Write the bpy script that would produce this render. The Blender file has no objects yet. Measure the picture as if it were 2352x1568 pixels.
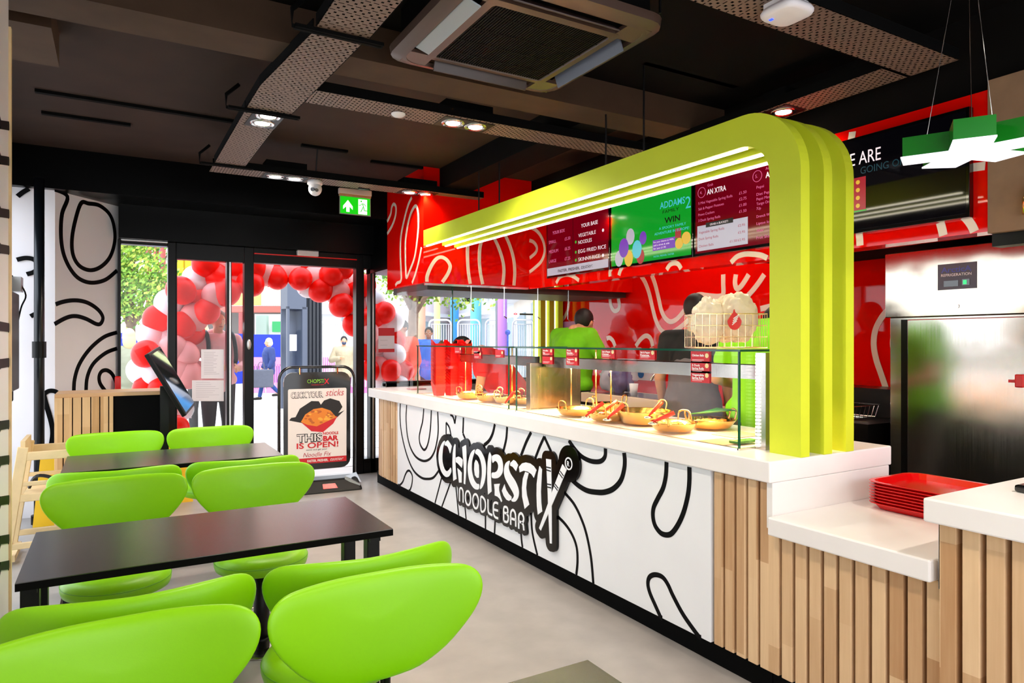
import bpy, bmesh, math, random
from mathutils import Vector, Matrix, Euler
random.seed(7)
S = bpy.context.scene
C = S.collection
# ---------------------------------------------------------------- camera, sky, sun, exposure
cam_d = bpy.data.cameras.new('camera'); cam = bpy.data.objects.new('camera', cam_d); C.objects.link(cam)
cam.location = (0, 0, 1.45); cam.rotation_euler = (math.radians(90), 0, math.radians(-30.2))
cam_d.lens = 24.0; cam_d.sensor_width = 36.0; cam_d.clip_start = .05; cam_d.clip_end = 300
S.camera = cam
S.view_settings.view_transform = 'Standard'; S.view_settings.look = 'None'
S.view_settings.gamma = 1.0; S.view_settings.exposure = 0.40; S.view_settings.use_curve_mapping = False
W = bpy.data.worlds.new('sky'); S.world = W; W.use_nodes = True
wn = W.node_tree.nodes; wl = W.node_tree.links
bgn = wn['Background']; bgn.inputs['Strength'].default_value = 3.0
tc = wn.new('ShaderNodeTexCoord'); sep = wn.new('ShaderNodeSeparateXYZ'); rmp = wn.new('ShaderNodeValToRGB')
wl.new(tc.outputs['Generated'], sep.inputs[0]); wl.new(sep.outputs['Z'], rmp.inputs[0]); wl.new(rmp.outputs[0], bgn.inputs['Color'])
rmp.color_ramp.elements[0].color = (.95, .97, 1, 1); rmp.color_ramp.elements[1].color = (.72, .84, 1, 1)
sun_d = bpy.data.lights.new('sun', 'SUN'); sun = bpy.data.objects.new('sun', sun_d); C.objects.link(sun)
sun_d.energy = 2.2; sun_d.angle = .35; sun_d.color = (1, .96, .9); sun.rotation_euler = (math.radians(38), math.radians(20), 0)

# ---------------------------------------------------------------- pixel -> point helpers (2352 x 1568 frame)
TH = math.radians(30.2); FP = 1568.0; H = 1.45
FX, FY, RX, RY = math.sin(TH), math.cos(TH), math.cos(TH), -math.sin(TH)
def ray(px, py):
    a = (px-1176)/FP
    return (FX+a*RX, FY+a*RY, -(py-784)/FP)
def Zp(px, py, z):
    r = ray(px, py); d = (z-H)/r[2]; return Vector((r[0]*d, r[1]*d, z))
def Xp(px, py, x):
    r = ray(px, py); d = x/r[0]; return Vector((x, r[1]*d, H+r[2]*d))
def Yp(px, py, y):
    r = ray(px, py); d = y/r[1]; return Vector((r[0]*d, y, H+r[2]*d))
def Dp(px, py, d):
    r = ray(px, py); return Vector((r[0]*d, r[1]*d, H+r[2]*d))

# ---------------------------------------------------------------- materials
def lin(c):
    if isinstance(c, str):
        c = c.lstrip('#'); c = ''.join(x*2 for x in c) if len(c) == 3 else c; c = [int(c[i:i+2], 16)/255 for i in (0, 2, 4)]
        c = [x/12.92 if x <= .04045 else ((x+.055)/1.055)**2.4 for x in c]
    return (c[0], c[1], c[2], 1)
def mat(name, col, rough=.5, metal=0, spec=.5, emit=None, es=1.0, noise=0, nscale=8, bump=0, coat=0, sss=0):
    m = bpy.data.materials.new(name); m.use_nodes = True
    nt = m.node_tree; b = nt.nodes['Principled BSDF']
    b.inputs['Base Color'].default_value = lin(col); b.inputs['Roughness'].default_value = rough
    b.inputs['Metallic'].default_value = metal; b.inputs['Specular IOR Level'].default_value = spec
    b.inputs['Coat Weight'].default_value = coat; b.inputs['Coat Roughness'].default_value = .05
    if emit is not None:
        b.inputs['Emission Color'].default_value = lin(emit); b.inputs['Emission Strength'].default_value = es
    if noise or bump:
        t = nt.nodes.new('ShaderNodeTexCoord'); n = nt.nodes.new('ShaderNodeTexNoise'); n.inputs['Scale'].default_value = nscale
        n.inputs['Detail'].default_value = 6
        nt.links.new(t.outputs['Object'], n.inputs['Vector'])
        if noise:
            mx = nt.nodes.new('ShaderNodeMix'); mx.data_type = 'RGBA'; mx.blend_type = 'MULTIPLY'
            mr = nt.nodes.new('ShaderNodeMapRange'); mr.inputs['From Min'].default_value = .3; mr.inputs['From Max'].default_value = .7
            mr.inputs['To Min'].default_value = 1-noise; mr.inputs['To Max'].default_value = 1.0
            nt.links.new(n.outputs['Fac'], mr.inputs['Value']); mx.inputs[0].default_value = 1
            mx.inputs[6].default_value = lin(col); nt.links.new(mr.outputs[0], mx.inputs[7]); nt.links.new(mx.outputs[2], b.inputs['Base Color'])
        if bump:
            bp = nt.nodes.new('ShaderNodeBump'); bp.inputs['Strength'].default_value = bump; bp.inputs['Distance'].default_value = .01
            nt.links.new(n.outputs['Fac'], bp.inputs['Height']); nt.links.new(bp.outputs[0], b.inputs['Normal'])
    return m
def glass_mat(name, tint=(1, 1, 1), refl=1.0, rough=0.0):
    m = bpy.data.materials.new(name); m.use_nodes = True; nt = m.node_tree
    for n in list(nt.nodes): nt.nodes.remove(n)
    o = nt.nodes.new('ShaderNodeOutputMaterial'); mx = nt.nodes.new('ShaderNodeMixShader'); t = nt.nodes.new('ShaderNodeBsdfTransparent')
    g = nt.nodes.new('ShaderNodeBsdfGlossy'); f = nt.nodes.new('ShaderNodeLayerWeight'); f.inputs['Blend'].default_value = .5
    pw = nt.nodes.new('ShaderNodeMath'); pw.operation = 'POWER'; pw.inputs[1].default_value = 5.0
    mm = nt.nodes.new('ShaderNodeMath'); mm.operation = 'MULTIPLY_ADD'; mm.inputs[1].default_value = .9*refl; mm.inputs[2].default_value = .035*refl
    t.inputs['Color'].default_value = (*tint, 1); g.inputs['Roughness'].default_value = rough
    nt.links.new(f.outputs['Facing'], pw.inputs[0]); nt.links.new(pw.outputs[0], mm.inputs[0]); nt.links.new(mm.outputs[0], mx.inputs[0]); nt.links.new(t.outputs[0], mx.inputs[1]); nt.links.new(g.outputs[0], mx.inputs[2]); nt.links.new(mx.outputs[0], o.inputs[0])
    return m
def wood_mat(name, c1, c2, pitch, off, rough=.45, axis='Y', block=.45):
    """oak slats: each slat gets its own tone and its own glued block lengths, with fine grain running up."""
    m = bpy.data.materials.new(name); m.use_nodes = True; nt = m.node_tree; N = nt.nodes; L = nt.links; b = N['Principled BSDF']
    b.inputs['Roughness'].default_value = rough
    t = N.new('ShaderNodeTexCoord'); s = N.new('ShaderNodeSeparateXYZ'); L.new(t.outputs['Object'], s.inputs[0])
    def mth(op, a, bb=None):
        n = N.new('ShaderNodeMath'); n.operation = op
        for i, v in enumerate((a, bb)):
            if v is None: continue
            if isinstance(v, (int, float)): n.inputs[i].default_value = v
            else: L.new(v, n.inputs[i])
        return n.outputs[0]
    idx = mth('FLOOR', mth('DIVIDE', mth('SUBTRACT', s.outputs[axis], off), pitch))
    w1 = N.new('ShaderNodeTexWhiteNoise'); w1.noise_dimensions = '1D'; L.new(idx, w1.inputs['W'])
    blk = mth('FLOOR', mth('ADD', mth('DIVIDE', s.outputs['Z'], block), mth('MULTIPLY', w1.outputs['Value'], 7.3)))
    cmb = N.new('ShaderNodeCombineXYZ'); L.new(idx, cmb.inputs[0]); L.new(blk, cmb.inputs[1])
    w2 = N.new('ShaderNodeTexWhiteNoise'); w2.noise_dimensions = '2D'; L.new(cmb.outputs[0], w2.inputs['Vector'])
    mp = N.new('ShaderNodeMapping'); mp.inputs['Scale'].default_value = (70, 70, 4); L.new(t.outputs['Object'], mp.inputs[0])
    ns = N.new('ShaderNodeTexNoise'); ns.inputs['Scale'].default_value = 1; ns.inputs['Detail'].default_value = 5; L.new(mp.outputs[0], ns.inputs['Vector'])
    f = mth('ADD', mth('MULTIPLY', w2.outputs['Value'], .65), mth('MULTIPLY', ns.outputs['Fac'], .45))
    r = N.new('ShaderNodeValToRGB'); L.new(f, r.inputs[0]); r.color_ramp.elements[0].position = .1; r.color_ramp.elements[1].position = .95
    r.color_ramp.elements[0].color = lin(c1); r.color_ramp.elements[1].color = lin(c2); L.new(r.outputs[0], b.inputs['Base Color'])
    return m
def steel_mat(name, col=(.62, .6, .57), rough=.22, stretch=(2, 2, 120), amt=.06, wob=0):
    m = bpy.data.materials.new(name); m.use_nodes = True; nt = m.node_tree; N = nt.nodes; L = nt.links; b = N['Principled BSDF']
    b.inputs['Base Color'].default_value = lin(col); b.inputs['Metallic'].default_value = 1
    t = N.new('ShaderNodeTexCoord'); mp = N.new('ShaderNodeMapping'); mp.inputs['Scale'].default_value = stretch
    n = N.new('ShaderNodeTexNoise'); n.inputs['Scale'].default_value = 1.5; L.new(t.outputs['Object'], mp.inputs[0]); L.new(mp.outputs[0], n.inputs['Vector'])
    mr = N.new('ShaderNodeMapRange'); mr.inputs['To Min'].default_value = rough-amt; mr.inputs['To Max'].default_value = rough+amt
    L.new(n.outputs['Fac'], mr.inputs['Value']); L.new(mr.outputs[0], b.inputs['Roughness'])
    if wob:
        n2 = N.new('ShaderNodeTexNoise'); n2.inputs['Scale'].default_value = 2.2; L.new(t.outputs['Object'], n2.inputs['Vector'])
        bp = N.new('ShaderNodeBump'); bp.inputs['Strength'].default_value = wob; bp.inputs['Distance'].default_value = .05
        L.new(n2.outputs['Fac'], bp.inputs['Height']); L.new(bp.outputs[0], b.inputs['Normal'])
    return m
def perf_mat(name, col, pitch_x, pitch_y, hw, hh):
    """perforated tray: rows of slotted holes, alternate rows shifted, let light through."""
    m = bpy.data.materials.new(name); m.use_nodes = True; nt = m.node_tree; N = nt.nodes; L = nt.links; b = N['Principled BSDF']
    b.inputs['Base Color'].default_value = lin(col); b.inputs['Roughness'].default_value = .55
    def mth(op, a, bb=None):
        n = N.new('ShaderNodeMath'); n.operation = op
        for i, v in enumerate((a, bb)):
            if v is None: continue
            if isinstance(v, (int, float)): n.inputs[i].default_value = v
            else: L.new(v, n.inputs[i])
        return n.outputs[0]
    t = N.new('ShaderNodeTexCoord'); s = N.new('ShaderNodeSeparateXYZ'); L.new(t.outputs['UV'], s.inputs[0])
    u = mth('DIVIDE', s.outputs[0], pitch_x); v = mth('DIVIDE', s.outputs[1], pitch_y)
    row = mth('FLOOR', v); par = mth('MODULO', row, 2); third = mth('COMPARE', mth('MODULO', row, 3), 0)
    u2 = mth('ADD', u, mth('MULTIPLY', par, .5))
    du = mth('ABSOLUTE', mth('SUBTRACT', mth('FRACT', u2), .5)); dv = mth('ABSOLUTE', mth('SUBTRACT', mth('FRACT', v), .5))
    n3 = N.new('ShaderNodeMath'); n3.operation = 'COMPARE'; L.new(mth('MODULO', row, 3), n3.inputs[0]); n3.inputs[1].default_value = 0; n3.inputs[2].default_value = .1
    A = mth('MULTIPLY', mth('LESS_THAN', du, hw), mth('LESS_THAN', dv, hh))
    B = mth('MULTIPLY', mth('LESS_THAN', du, .33), mth('LESS_THAN', dv, .12))
    hole = mth('ADD', mth('MULTIPLY', n3.outputs[0], B), mth('MULTIPLY', mth('SUBTRACT', 1, n3.outputs[0]), A))
    tr = N.new('ShaderNodeBsdfTransparent'); mx = N.new('ShaderNodeMixShader'); o = N['Material Output']
    L.new(hole, mx.inputs[0]); L.new(b.outputs[0], mx.inputs[1]); L.new(tr.outputs[0], mx.inputs[2]); L.new(mx.outputs[0], o.inputs[0])
    return m

M = {}
M['white'] = mat('white paint', '#e9e6ea', .45, noise=.04, nscale=3)
M['corian'] = mat('white solid surface', '#f2eeec', .3, noise=.05, nscale=5)
M['panelwhite'] = mat('white printed panel', '#eff1f5', .35, noise=.03, nscale=4)
M['black'] = mat('black satin', '#060506', .4, spec=.25)
M['blackgloss'] = mat('black gloss', '#070606', .06, coat=.5)
M['blackmatte'] = mat('black matte', '#050505', .8, spec=.1)
M['ink'] = mat('black vinyl line', '#030305', .5, spec=.1)
M['ceil'] = mat('dark ceiling paint', '#382820', .75, noise=.35, nscale=2.5, spec=.2)
M['ceilblk'] = mat('near black ceiling paint', '#0a0807', .8, spec=.1)
M['beam'] = mat('brown beam paint', '#4a382b', .75, noise=.2, nscale=6, spec=.2)
M['header'] = mat('black glossy header', '#020202', .3, spec=.12)
M['red'] = mat('red glossy wall panel', '#e60a02', .03, spec=.3)
M['redm'] = mat('red satin panel', '#d90d08', .25)
M['cream'] = mat('cream line vinyl', '#efdcc8', .2)
M['lime'] = mat('lime painted fin', '#d2e030', .45, spec=.3, noise=.05, nscale=6)
M['chair'] = mat('lime green vinyl', '#84c800', .4, spec=.35, bump=.02, nscale=300)
M['table'] = mat('dark laminate table', '#1a1214', .24, spec=1.0)
M['table'].node_tree.nodes['Principled BSDF'].inputs['IOR'].default_value = 1.7
M['steel'] = steel_mat('brushed steel', (.5, .47, .42))
M['logoblk'] = mat('black acrylic', '#040304', .12, spec=.3)
M['steelh'] = steel_mat('horizontal brushed steel', (.5, .47, .43), .2, (120, 120, 2), .07, .12)
M['chrome'] = mat('chrome', (.75, .74, .72), .12, 1)
M['brass'] = mat('gold coloured steel', (.8, .5, .17), .16, 1)
M['led'] = mat('led strip', '#ffffff', .5, emit=(1, .9, .72), es=10)
M['led2'] = mat('soft led strip', '#ffffff', .5, emit=(1, .9, .72), es=1.6)
M['ledwhite'] = mat('white lit diffuser', '#ffffff', .5, emit=(.82, .87, 1), es=.62)
M['warm'] = mat('warm heat lamp', '#ffffff', .5, emit=(1, .62, .25), es=60)
M['lampface'] = mat('lit lamp face', '#ffffff', .5, emit=(1, .93, .8), es=14)
M['glass'] = glass_mat('clear glass', (1, 1, 1), .45)
M['wglass'] = glass_mat('shopfront glass', (.98, .99, 1), .3)
M['gedge'] = mat('green glass edge', '#0e4a38', .1)
M['aluminium'] = mat('aluminium', (.6, .6, .6), .35, 1)
M['doorfr'] = mat('black door frame', '#060404', .3, spec=.2)
M['skin'] = mat('skin', '#d9a07c', .5)
M['skin2'] = mat('darker skin', '#8a5a40', .5)
M['hairblack'] = mat('black hair', '#0c0908', .6)
M['hairblond'] = mat('blond hair', '#d8bd8c', .6)
M['hairgrey'] = mat('white hair', '#e9e6e2', .6)
M['hairbrown'] = mat('brown hair', '#7d6a58', .6)
M['oak'] = wood_mat('oak slats', '#b4865a', '#e4c298', .062, 0)
M['oak2'] = wood_mat('oak slats of end unit', '#b98a55', '#e3bd8c', .075, 0, axis='X')
M['pine'] = mat('pale pine', '#e6c896', .5, noise=.15, nscale=12)
M['concrete'] = mat('beige concrete panel', '#8c6f56', .8, noise=.18, nscale=9, bump=.15)
M['green'] = mat('green acrylic', '#0a7a16', .25)
M['txtw'] = mat('white lettering', '#f4f0ee', .4)
M['redtray'] = mat('red tray plastic', '#d80a0c', .18, spec=.6)
M['wire'] = mat('pale gold wire', (.9, .72, .45), .25, 1)
# ---------------------------------------------------------------- mesh building
class MB:
    def __init__(s): s.v = []; s.f = []; s.mi = []; s.uv = {}; s.cur = 0; s.xf = None
    def mat(s, i): s.cur = i; return s
    def add(s, vs, fs):
        o = len(s.v)
        for p in vs:
            p = Vector(p); s.v.append(s.xf @ p if s.xf else p)
        for f in fs: s.f.append([o+i for i in f]); s.mi.append(s.cur)
    def box(s, x0, x1, y0, y1, z0, z1):
        s.add([(x0,y0,z0),(x1,y0,z0),(x1,y1,z0),(x0,y1,z0),(x0,y0,z1),(x1,y0,z1),(x1,y1,z1),(x0,y1,z1)],
              [(0,3,2,1),(4,5,6,7),(0,1,5,4),(1,2,6,5),(2,3,7,6),(3,0,4,7)]); return s
    def hexa(s, a, b):   # two quads a (4 pts) and b (4 pts), joined
        s.add(list(a)+list(b), [(3,2,1,0),(4,5,6,7),(0,1,5,4),(1,2,6,5),(2,3,7,6),(3,0,4,7)]); return s
    def quad(s, a, b, c, d): s.add([a,b,c,d], [(0,1,2,3)]); return s
    def cone(s, p0, p1, r0, r1=None, n=16, caps=True):
        p0, p1 = Vector(p0), Vector(p1); r1 = r0 if r1 is None else r1
        d = (p1-p0).normalized(); a = d.orthogonal().normalized(); b = d.cross(a)
        vs = [p0+(a*math.cos(t)+b*math.sin(t))*r0 for t in [2*math.pi*i/n for i in range(n)]] + \
             [p1+(a*math.cos(t)+b*math.sin(t))*r1 for t in [2*math.pi*i/n for i in range(n)]]
        fs = [(i, (i+1) % n, n+(i+1) % n, n+i) for i in range(n)]
        if caps: fs += [tuple(range(n))[::-1], tuple(range(n, 2*n))]
        s.add(vs, fs); return s
    def tube(s, pts, r, n=8, closed=False):
        pts = [Vector(p) for p in pts]; m = len(pts); rings = []
        prev = None
        for i, p in enumerate(pts):
            if closed: d = pts[(i+1) % m]-pts[i-1]
            else: d = pts[min(i+1, m-1)]-pts[max(i-1, 0)]
            d.normalize()
            a = d.orthogonal().normalized() if prev is None else (prev-d*prev.dot(d)).normalized()
            prev = a; b = d.cross(a); rr = r[i] if isinstance(r, (list, tuple)) else r
            rings.append([p+(a*math.cos(2*math.pi*k/n)+b*math.sin(2*math.pi*k/n))*rr for k in range(n)])
        vs = [q for R_ in rings for q in R_]; fs = []
        for i in range(m if closed else m-1):
            j = (i+1) % m
            for k in range(n): fs.append((i*n+k, i*n+(k+1) % n, j*n+(k+1) % n, j*n+k))
        if not closed: fs += [tuple(range(n))[::-1], tuple(range((m-1)*n, m*n))]
        s.add(vs, fs); return s
    def sphere(s, c, rx, ry=None, rz=None, nu=16, nv=10, rot=None):
        ry = rx if ry is None else ry; rz = rx if rz is None else rz; vs = []; fs = []; c = Vector(c)
        for j in range(1, nv):
            t = math.pi*j/nv
            for i in range(nu):
                p = 2*math.pi*i/nu; q = Vector((rx*math.sin(t)*math.cos(p), ry*math.sin(t)*math.sin(p), rz*math.cos(t)))
                vs.append(c+(rot @ q if rot else q))
        top = len(vs); q = Vector((0, 0, rz)); vs.append(c+(rot @ q if rot else q)); q = Vector((0, 0, -rz)); vs.append(c+(rot @ q if rot else q))
        for j in range(nv-2):
            for i in range(nu): fs.append((j*nu+i, (j+1)*nu+i, (j+1)*nu+(i+1) % nu, j*nu+(i+1) % nu))
        for i in range(nu):
            fs.append((top, i, (i+1) % nu)); fs.append((top+1, (nv-2)*nu+(i+1) % nu, (nv-2)*nu+i))
        s.add(vs, fs); return s
    def lathe(s, prof, c=(0, 0, 0), n=32):
        c = Vector(c); vs = []; fs = []
        for r, z in prof:
            for i in range(n): a = 2*math.pi*i/n; vs.append(c+Vector((r*math.cos(a), r*math.sin(a), z)))
        for j in range(len(prof)-1):
            for i in range(n): fs.append((j*n+i, j*n+(i+1) % n, (j+1)*n+(i+1) % n, (j+1)*n+i))
        s.add(vs, fs); return s
    def prism(s, pts, fn, d):
        """pts: 2-D outline; fn(u, v, w) -> point; d: thickness along w."""
        n = len(pts); vs = [fn(u, v, 0) for u, v in pts]+[fn(u, v, d) for u, v in pts]
        s.add(vs, [tuple(range(n)), tuple(range(n, 2*n))[::-1]]+[(i, n+i, n+(i+1) % n, (i+1) % n) for i in range(n)]); return s
    def build(s, name, mats, parent=None, smooth=False, bevel=0, seg=2, sub=0):
        me = bpy.data.meshes.new(name); me.from_pydata([tuple(v) for v in s.v], [], s.f)
        if not isinstance(mats, (list, tuple)): mats = [mats]
        for m in mats: me.materials.append(m)
        me.polygons.foreach_set('material_index', s.mi)
        if smooth: me.polygons.foreach_set('use_smooth', [True]*len(s.f))
        me.update()
        o = bpy.data.objects.new(name, me); C.objects.link(o)
        if parent is not None: o.parent = parent
        if bevel:
            b = o.modifiers.new('b', 'BEVEL'); b.width = bevel; b.segments = seg; b.limit_method = 'ANGLE'; b.harden_normals = False
        if sub: q = o.modifiers.new('s', 'SUBSURF'); q.levels = sub; q.render_levels = sub
        return o
def fixn(o):
    bm = bmesh.new(); bm.from_mesh(o.data); bmesh.ops.recalc_face_normals(bm, faces=bm.faces); bm.to_mesh(o.data); bm.free(); return o
def smooth_angle(o, ang=40):
    me = o.data; me.polygons.foreach_set('use_smooth', [True]*len(me.polygons))
    bm = bmesh.new(); bm.from_mesh(me)
    for e in bm.edges:
        if len(e.link_faces) == 2 and e.calc_face_angle(0) > math.radians(ang): e.smooth = False
    bm.to_mesh(me); bm.free(); return o
def tag(o, label=None, cat=None, group=None, kind=None):
    if label: o['label'] = label
    if cat: o['category'] = cat
    if group: o['group'] = group
    if kind: o['kind'] = kind
    return o
def thing(name, label, cat, loc=(0, 0, 0), rz=0, group=None):
    o = bpy.data.objects.new(name, None); C.objects.link(o); o.location = loc; o.rotation_euler = (0, 0, rz); o.empty_display_size = .05
    return tag(o, label, cat, group)
def struct(o): o['kind'] = 'structure'; return o
def copy_tree(o, parent=None):
    c = o.copy(); C.objects.link(c)
    if parent is not None: c.parent = parent
    for ch in list(o.children): copy_tree(ch, c)
    return c
def catmull(p, k=6, closed=False):
    n = len(p); out = []
    if n < 3 and not closed: return [tuple(q) for q in p]
    rng = range(n) if closed else range(n-1)
    for i in rng:
        g = (lambda j: p[j % n]) if closed else (lambda j: p[max(0, min(n-1, j))])
        a, b, c, d = g(i-1), g(i), g(i+1), g(i+2)
        for t in range(k):
            t /= k; t2 = t*t; t3 = t2*t
            out.append(tuple(.5*((2*b[q])+(-a[q]+c[q])*t+(2*a[q]-5*b[q]+4*c[q]-d[q])*t2+(-a[q]+3*b[q]-3*c[q]+d[q])*t3) for q in range(len(b))))
    if not closed: out.append(tuple(p[-1]))
    return out
def ribbon(mb, pts, w, fn, d, closed=False):
    """flat strip of width w along 2-D pts; fn(u,v,w)->3-D, thickness d"""
    n = len(pts)
    if n < 2: return
    L_, R_ = [], []
    for i in range(n):
        a = pts[i-1] if (i > 0 or closed) else pts[0]; b = pts[(i+1) % n] if (i < n-1 or closed) else pts[-1]
        dx, dy = b[0]-a[0], b[1]-a[1]; l = math.hypot(dx, dy) or 1
        nx, ny = -dy/l*w/2, dx/l*w/2
        L_.append((pts[i][0]+nx, pts[i][1]+ny)); R_.append((pts[i][0]-nx, pts[i][1]-ny))
    vs = []
    for k in range(n): vs += [fn(*L_[k], 0), fn(*R_[k], 0), fn(*L_[k], d), fn(*R_[k], d)]
    fs = []
    for k in range(n if closed else n-1):
        a, b = 4*k, 4*((k+1) % n)
        fs += [(a, a+1, b+1, b), (a+2, b+2, b+3, a+3), (a, b, b+2, a+2), (a+1, a+3, b+3, b+1)]
    if not closed: fs += [(0, 2, 3, 1), (4*n-4, 4*n-3, 4*n-1, 4*n-2)]
    mb.add(vs, fs)
def fat(mb, pts, w, fn, d, closed=False, n=12):
    """like ribbon but with round joints (blobby backing)"""
    m = len(pts)
    for i in range(m if closed else m-1):
        a, b = pts[i], pts[(i+1) % m]; dx, dy = b[0]-a[0], b[1]-a[1]; l = math.hypot(dx, dy)
        if l < 1e-6: continue
        nx, ny = -dy/l*w/2, dx/l*w/2
        mb.prism([(a[0]+nx, a[1]+ny), (b[0]+nx, b[1]+ny), (b[0]-nx, b[1]-ny), (a[0]-nx, a[1]-ny)], fn, d)
    for a in pts: mb.prism([(a[0]+w/2*math.cos(2*math.pi*k/n), a[1]+w/2*math.sin(2*math.pi*k/n)) for k in range(n)], fn, d)
# plane functions: (u, v, w) -> 3-D; w grows towards the viewer
def plX(x): return lambda u, v, w: Vector((x-w, u, v))     # u = y, v = z, facing -x
def plY(y): return lambda u, v, w: Vector((u, y-w, v))     # u = x, v = z, facing -y
def onX(x, pts): return [(p.y, p.z) for p in (Xp(a, b, x) for a, b in pts)]
def onY(y, pts): return [(p.x, p.z) for p in (Yp(a, b, y) for a, b in pts)]
_tc = {}
def text_geo(s, bold=0, shear=0, font=None):
    k = (s, bold, shear)
    if k in _tc: return _tc[k]
    cu = bpy.data.curves.new('t', 'FONT'); cu.body = s; cu.size = 1; cu.offset = bold; cu.shear = shear; cu.resolution_u = 3
    ob = bpy.data.objects.new('t', cu); me = ob.to_mesh()
    vs = [(v.co.x, v.co.y) for v in me.vertices]; fs = [tuple(p.vertices) for p in me.polygons]; ob.to_mesh_clear()
    bpy.data.objects.remove(ob); bpy.data.curves.remove(cu)
    _tc[k] = (vs, fs); return _tc[k]
def text(mb, s, o, ux, uy, size, width=None, align='l', bold=0.0, shear=0, lift=.0015):
    """flat lettering; o = lower-left point, ux = reading direction, uy = up"""
    vs, fs = text_geo(s, bold, shear)
    if not vs: return
    ux, uy, o = Vector(ux).normalized(), Vector(uy).normalized(), Vector(o); nz = ux.cross(uy)
    x0 = min(v[0] for v in vs); x1 = max(v[0] for v in vs); kx = size if width is None else width/(x1-x0)
    off = {'l': -x0, 'c': -(x0+x1)/2, 'r': -x1}[align]
    mb.add([o+ux*((x+off)*kx)+uy*(y*size)+nz*lift for x, y in [(v[0], v[1]) for v in vs]], fs)
def uvproj(o, fu):
    me = o.data; l = me.uv_layers.new(name='uv')
    for lp in me.loops: l.data[lp.index].uv = fu(me.vertices[lp.vertex_index].co)
NX, PX_, UZ = (0, -1, 0), (1, 0, 0), (0, 0, 1)

# ================================================================ room shell
floor_m = mat('grey beige resin floor', '#aaa49f', .36, noise=.2, nscale=5, bump=.08, spec=.5)
o = MB().box(-.9, 5.0, -2.6, 7.45, -.019, 0).build('floor', floor_m); struct(o)
street_m = mat('pale street paving', '#cfc9c4', .8, noise=.1, nscale=1.5)
m = MB(); m.box(-50, 60, -40, 90, -.12, -.02)
o = m.build('ground', street_m); struct(o)
# paving joints
m = MB()
for k in range(40):
    y = 7.9+k*.6
    m.box(-12, 25, y, y+.015, -.02, -.017)
struct(m.build('paving_joint', mat('joint grey', '#a29c98', .9)))
CZ = 3.05
o = MB().box(-1.0, 5.0, -2.6, 7.5, CZ, CZ+.15).build('ceiling', M['ceil']); struct(o)
# left wall: white printed wall near the camera, recess beyond
m = MB(); m.box(-.5, -.37, -.9, 3.40, 0, CZ); struct(m.build('wall_left', M['white']))
m = MB(); m.box(-.5, -.362, 3.40, 3.43, 0, 2.72); struct(m.build('trim_1', M['pine']))
m = MB()
for py in (286, 367, 488, 571, 749, 835, 977, 1058, 1150, 1240, 1300):
    a = Xp(0, py, -.37); b = Xp(19, py+(3 if py < 784 else -3), -.37)
    zz0 = H+(784-py)/1568*1.0*3.0
    ribbon(m, [(2.2, H+(a.z-H)*1.35-(.10 if py > 784 else .02)), (a.y, a.z), (b.y, b.z), (3.40, b.z-.01)], .035, lambda u, v, w: Vector((-.37+w, u, v)), .003)
struct(m.build('trim_2', M['ink']))
m = MB(); m.box(-.95, -.85, 3.40, 7.0, 2.72, CZ); struct(m.build('wall_left_recess', M['beam']))
w3 = MB(); w3.box(-.92, -.86, 3.42, 6.86, 0, .09); w3.box(-.92, -.86, 3.42, 6.86, 2.66, 2.72)
for yy in (3.42, 5.1, 6.80): w3.box(-.92, -.86, yy, yy+.06, .09, 2.66)
w3 = struct(w3.build('window_3', M['doorfr'])); MB().box(-.90, -.892, 3.48, 6.8, .09, 2.66).build('glass_pane', M['wglass'], w3)
m = MB(); m.box(-.85, -.5, 3.35, 3.42, 0, CZ); struct(m.build('wall_left_return', M['beam']))
# splayed white wall beside the shopfront and the flat bit behind the pole
m = MB()
m.add([(-.85,6.86,0),(-.43,6.84,0),(.03,7.35,0),(.03,7.5,0),(-.85,7.5,0),(-.85,6.86,2.71),(-.43,6.84,2.71),(.03,7.35,2.71),(.03,7.5,2.71),(-.85,7.5,2.71)],
      [(0,1,6,5),(1,2,7,6),(2,3,8,7),(3,4,9,8),(4,0,5,9),(5,6,7,8,9)])
struct(m.build('wall_back_left', M['white']))
sp_n = Vector((.51, -.46, 0)).normalized(); sp_t = Vector((.46, .51, 0)).normalized(); sp_o = Vector((-.43, 6.84, 0))
def onS(pts):
    out = []
    for px, py in pts:
        r = Vector(ray(px, py)); c0 = Vector((0, 0, H)); d = (sp_o-c0).dot(sp_n)/Vector((r.x, r.y, r.z)).dot(sp_n)
        p = c0+r*d; out.append(((p-sp_o).dot(sp_t), p.z))
    return out
plS = lambda u, v, w: sp_o+sp_t*u+Vector((0, 0, v))+sp_n*w
def z1(l, x0, y0, s): return [(x0+a/s, y0+b/s) for a, b in l]
m = MB()
for ln, cl in (([(345,95),(440,145),(405,260),(398,400),(415,520),(460,620),(520,685),(600,710),(690,690),(765,630)], 0),
           ([(530,190),(490,310),(470,430),(478,530),(520,600),(590,628),(660,605),(720,540),(750,440),(745,340),(715,260),(650,205),(580,192)], 1),
           ([(300,880),(400,838),(490,825),(570,840),(640,885),(672,935),(660,975),(630,980),(560,945),(490,928),(420,945),(300,1015)], 0),
           ([(765,1035),(680,1065),(590,1140),(520,1240),(488,1340),(482,1430)], 0),
           ([(765,1140),(690,1170),(610,1240),(570,1330),(562,1430)], 0),
           ([(765,1375),(735,1310),(700,1283),(665,1290),(648,1325),(655,1370),(690,1420)], 0)):
    p = onS(z1(ln, 0, 400, 2.85)); p = catmull(p, 6, bool(cl)); p = [q for q in p if -.02 <= q[0] <= .69]
    ribbon(m, p, .036, plS, .003, bool(cl))
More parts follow.
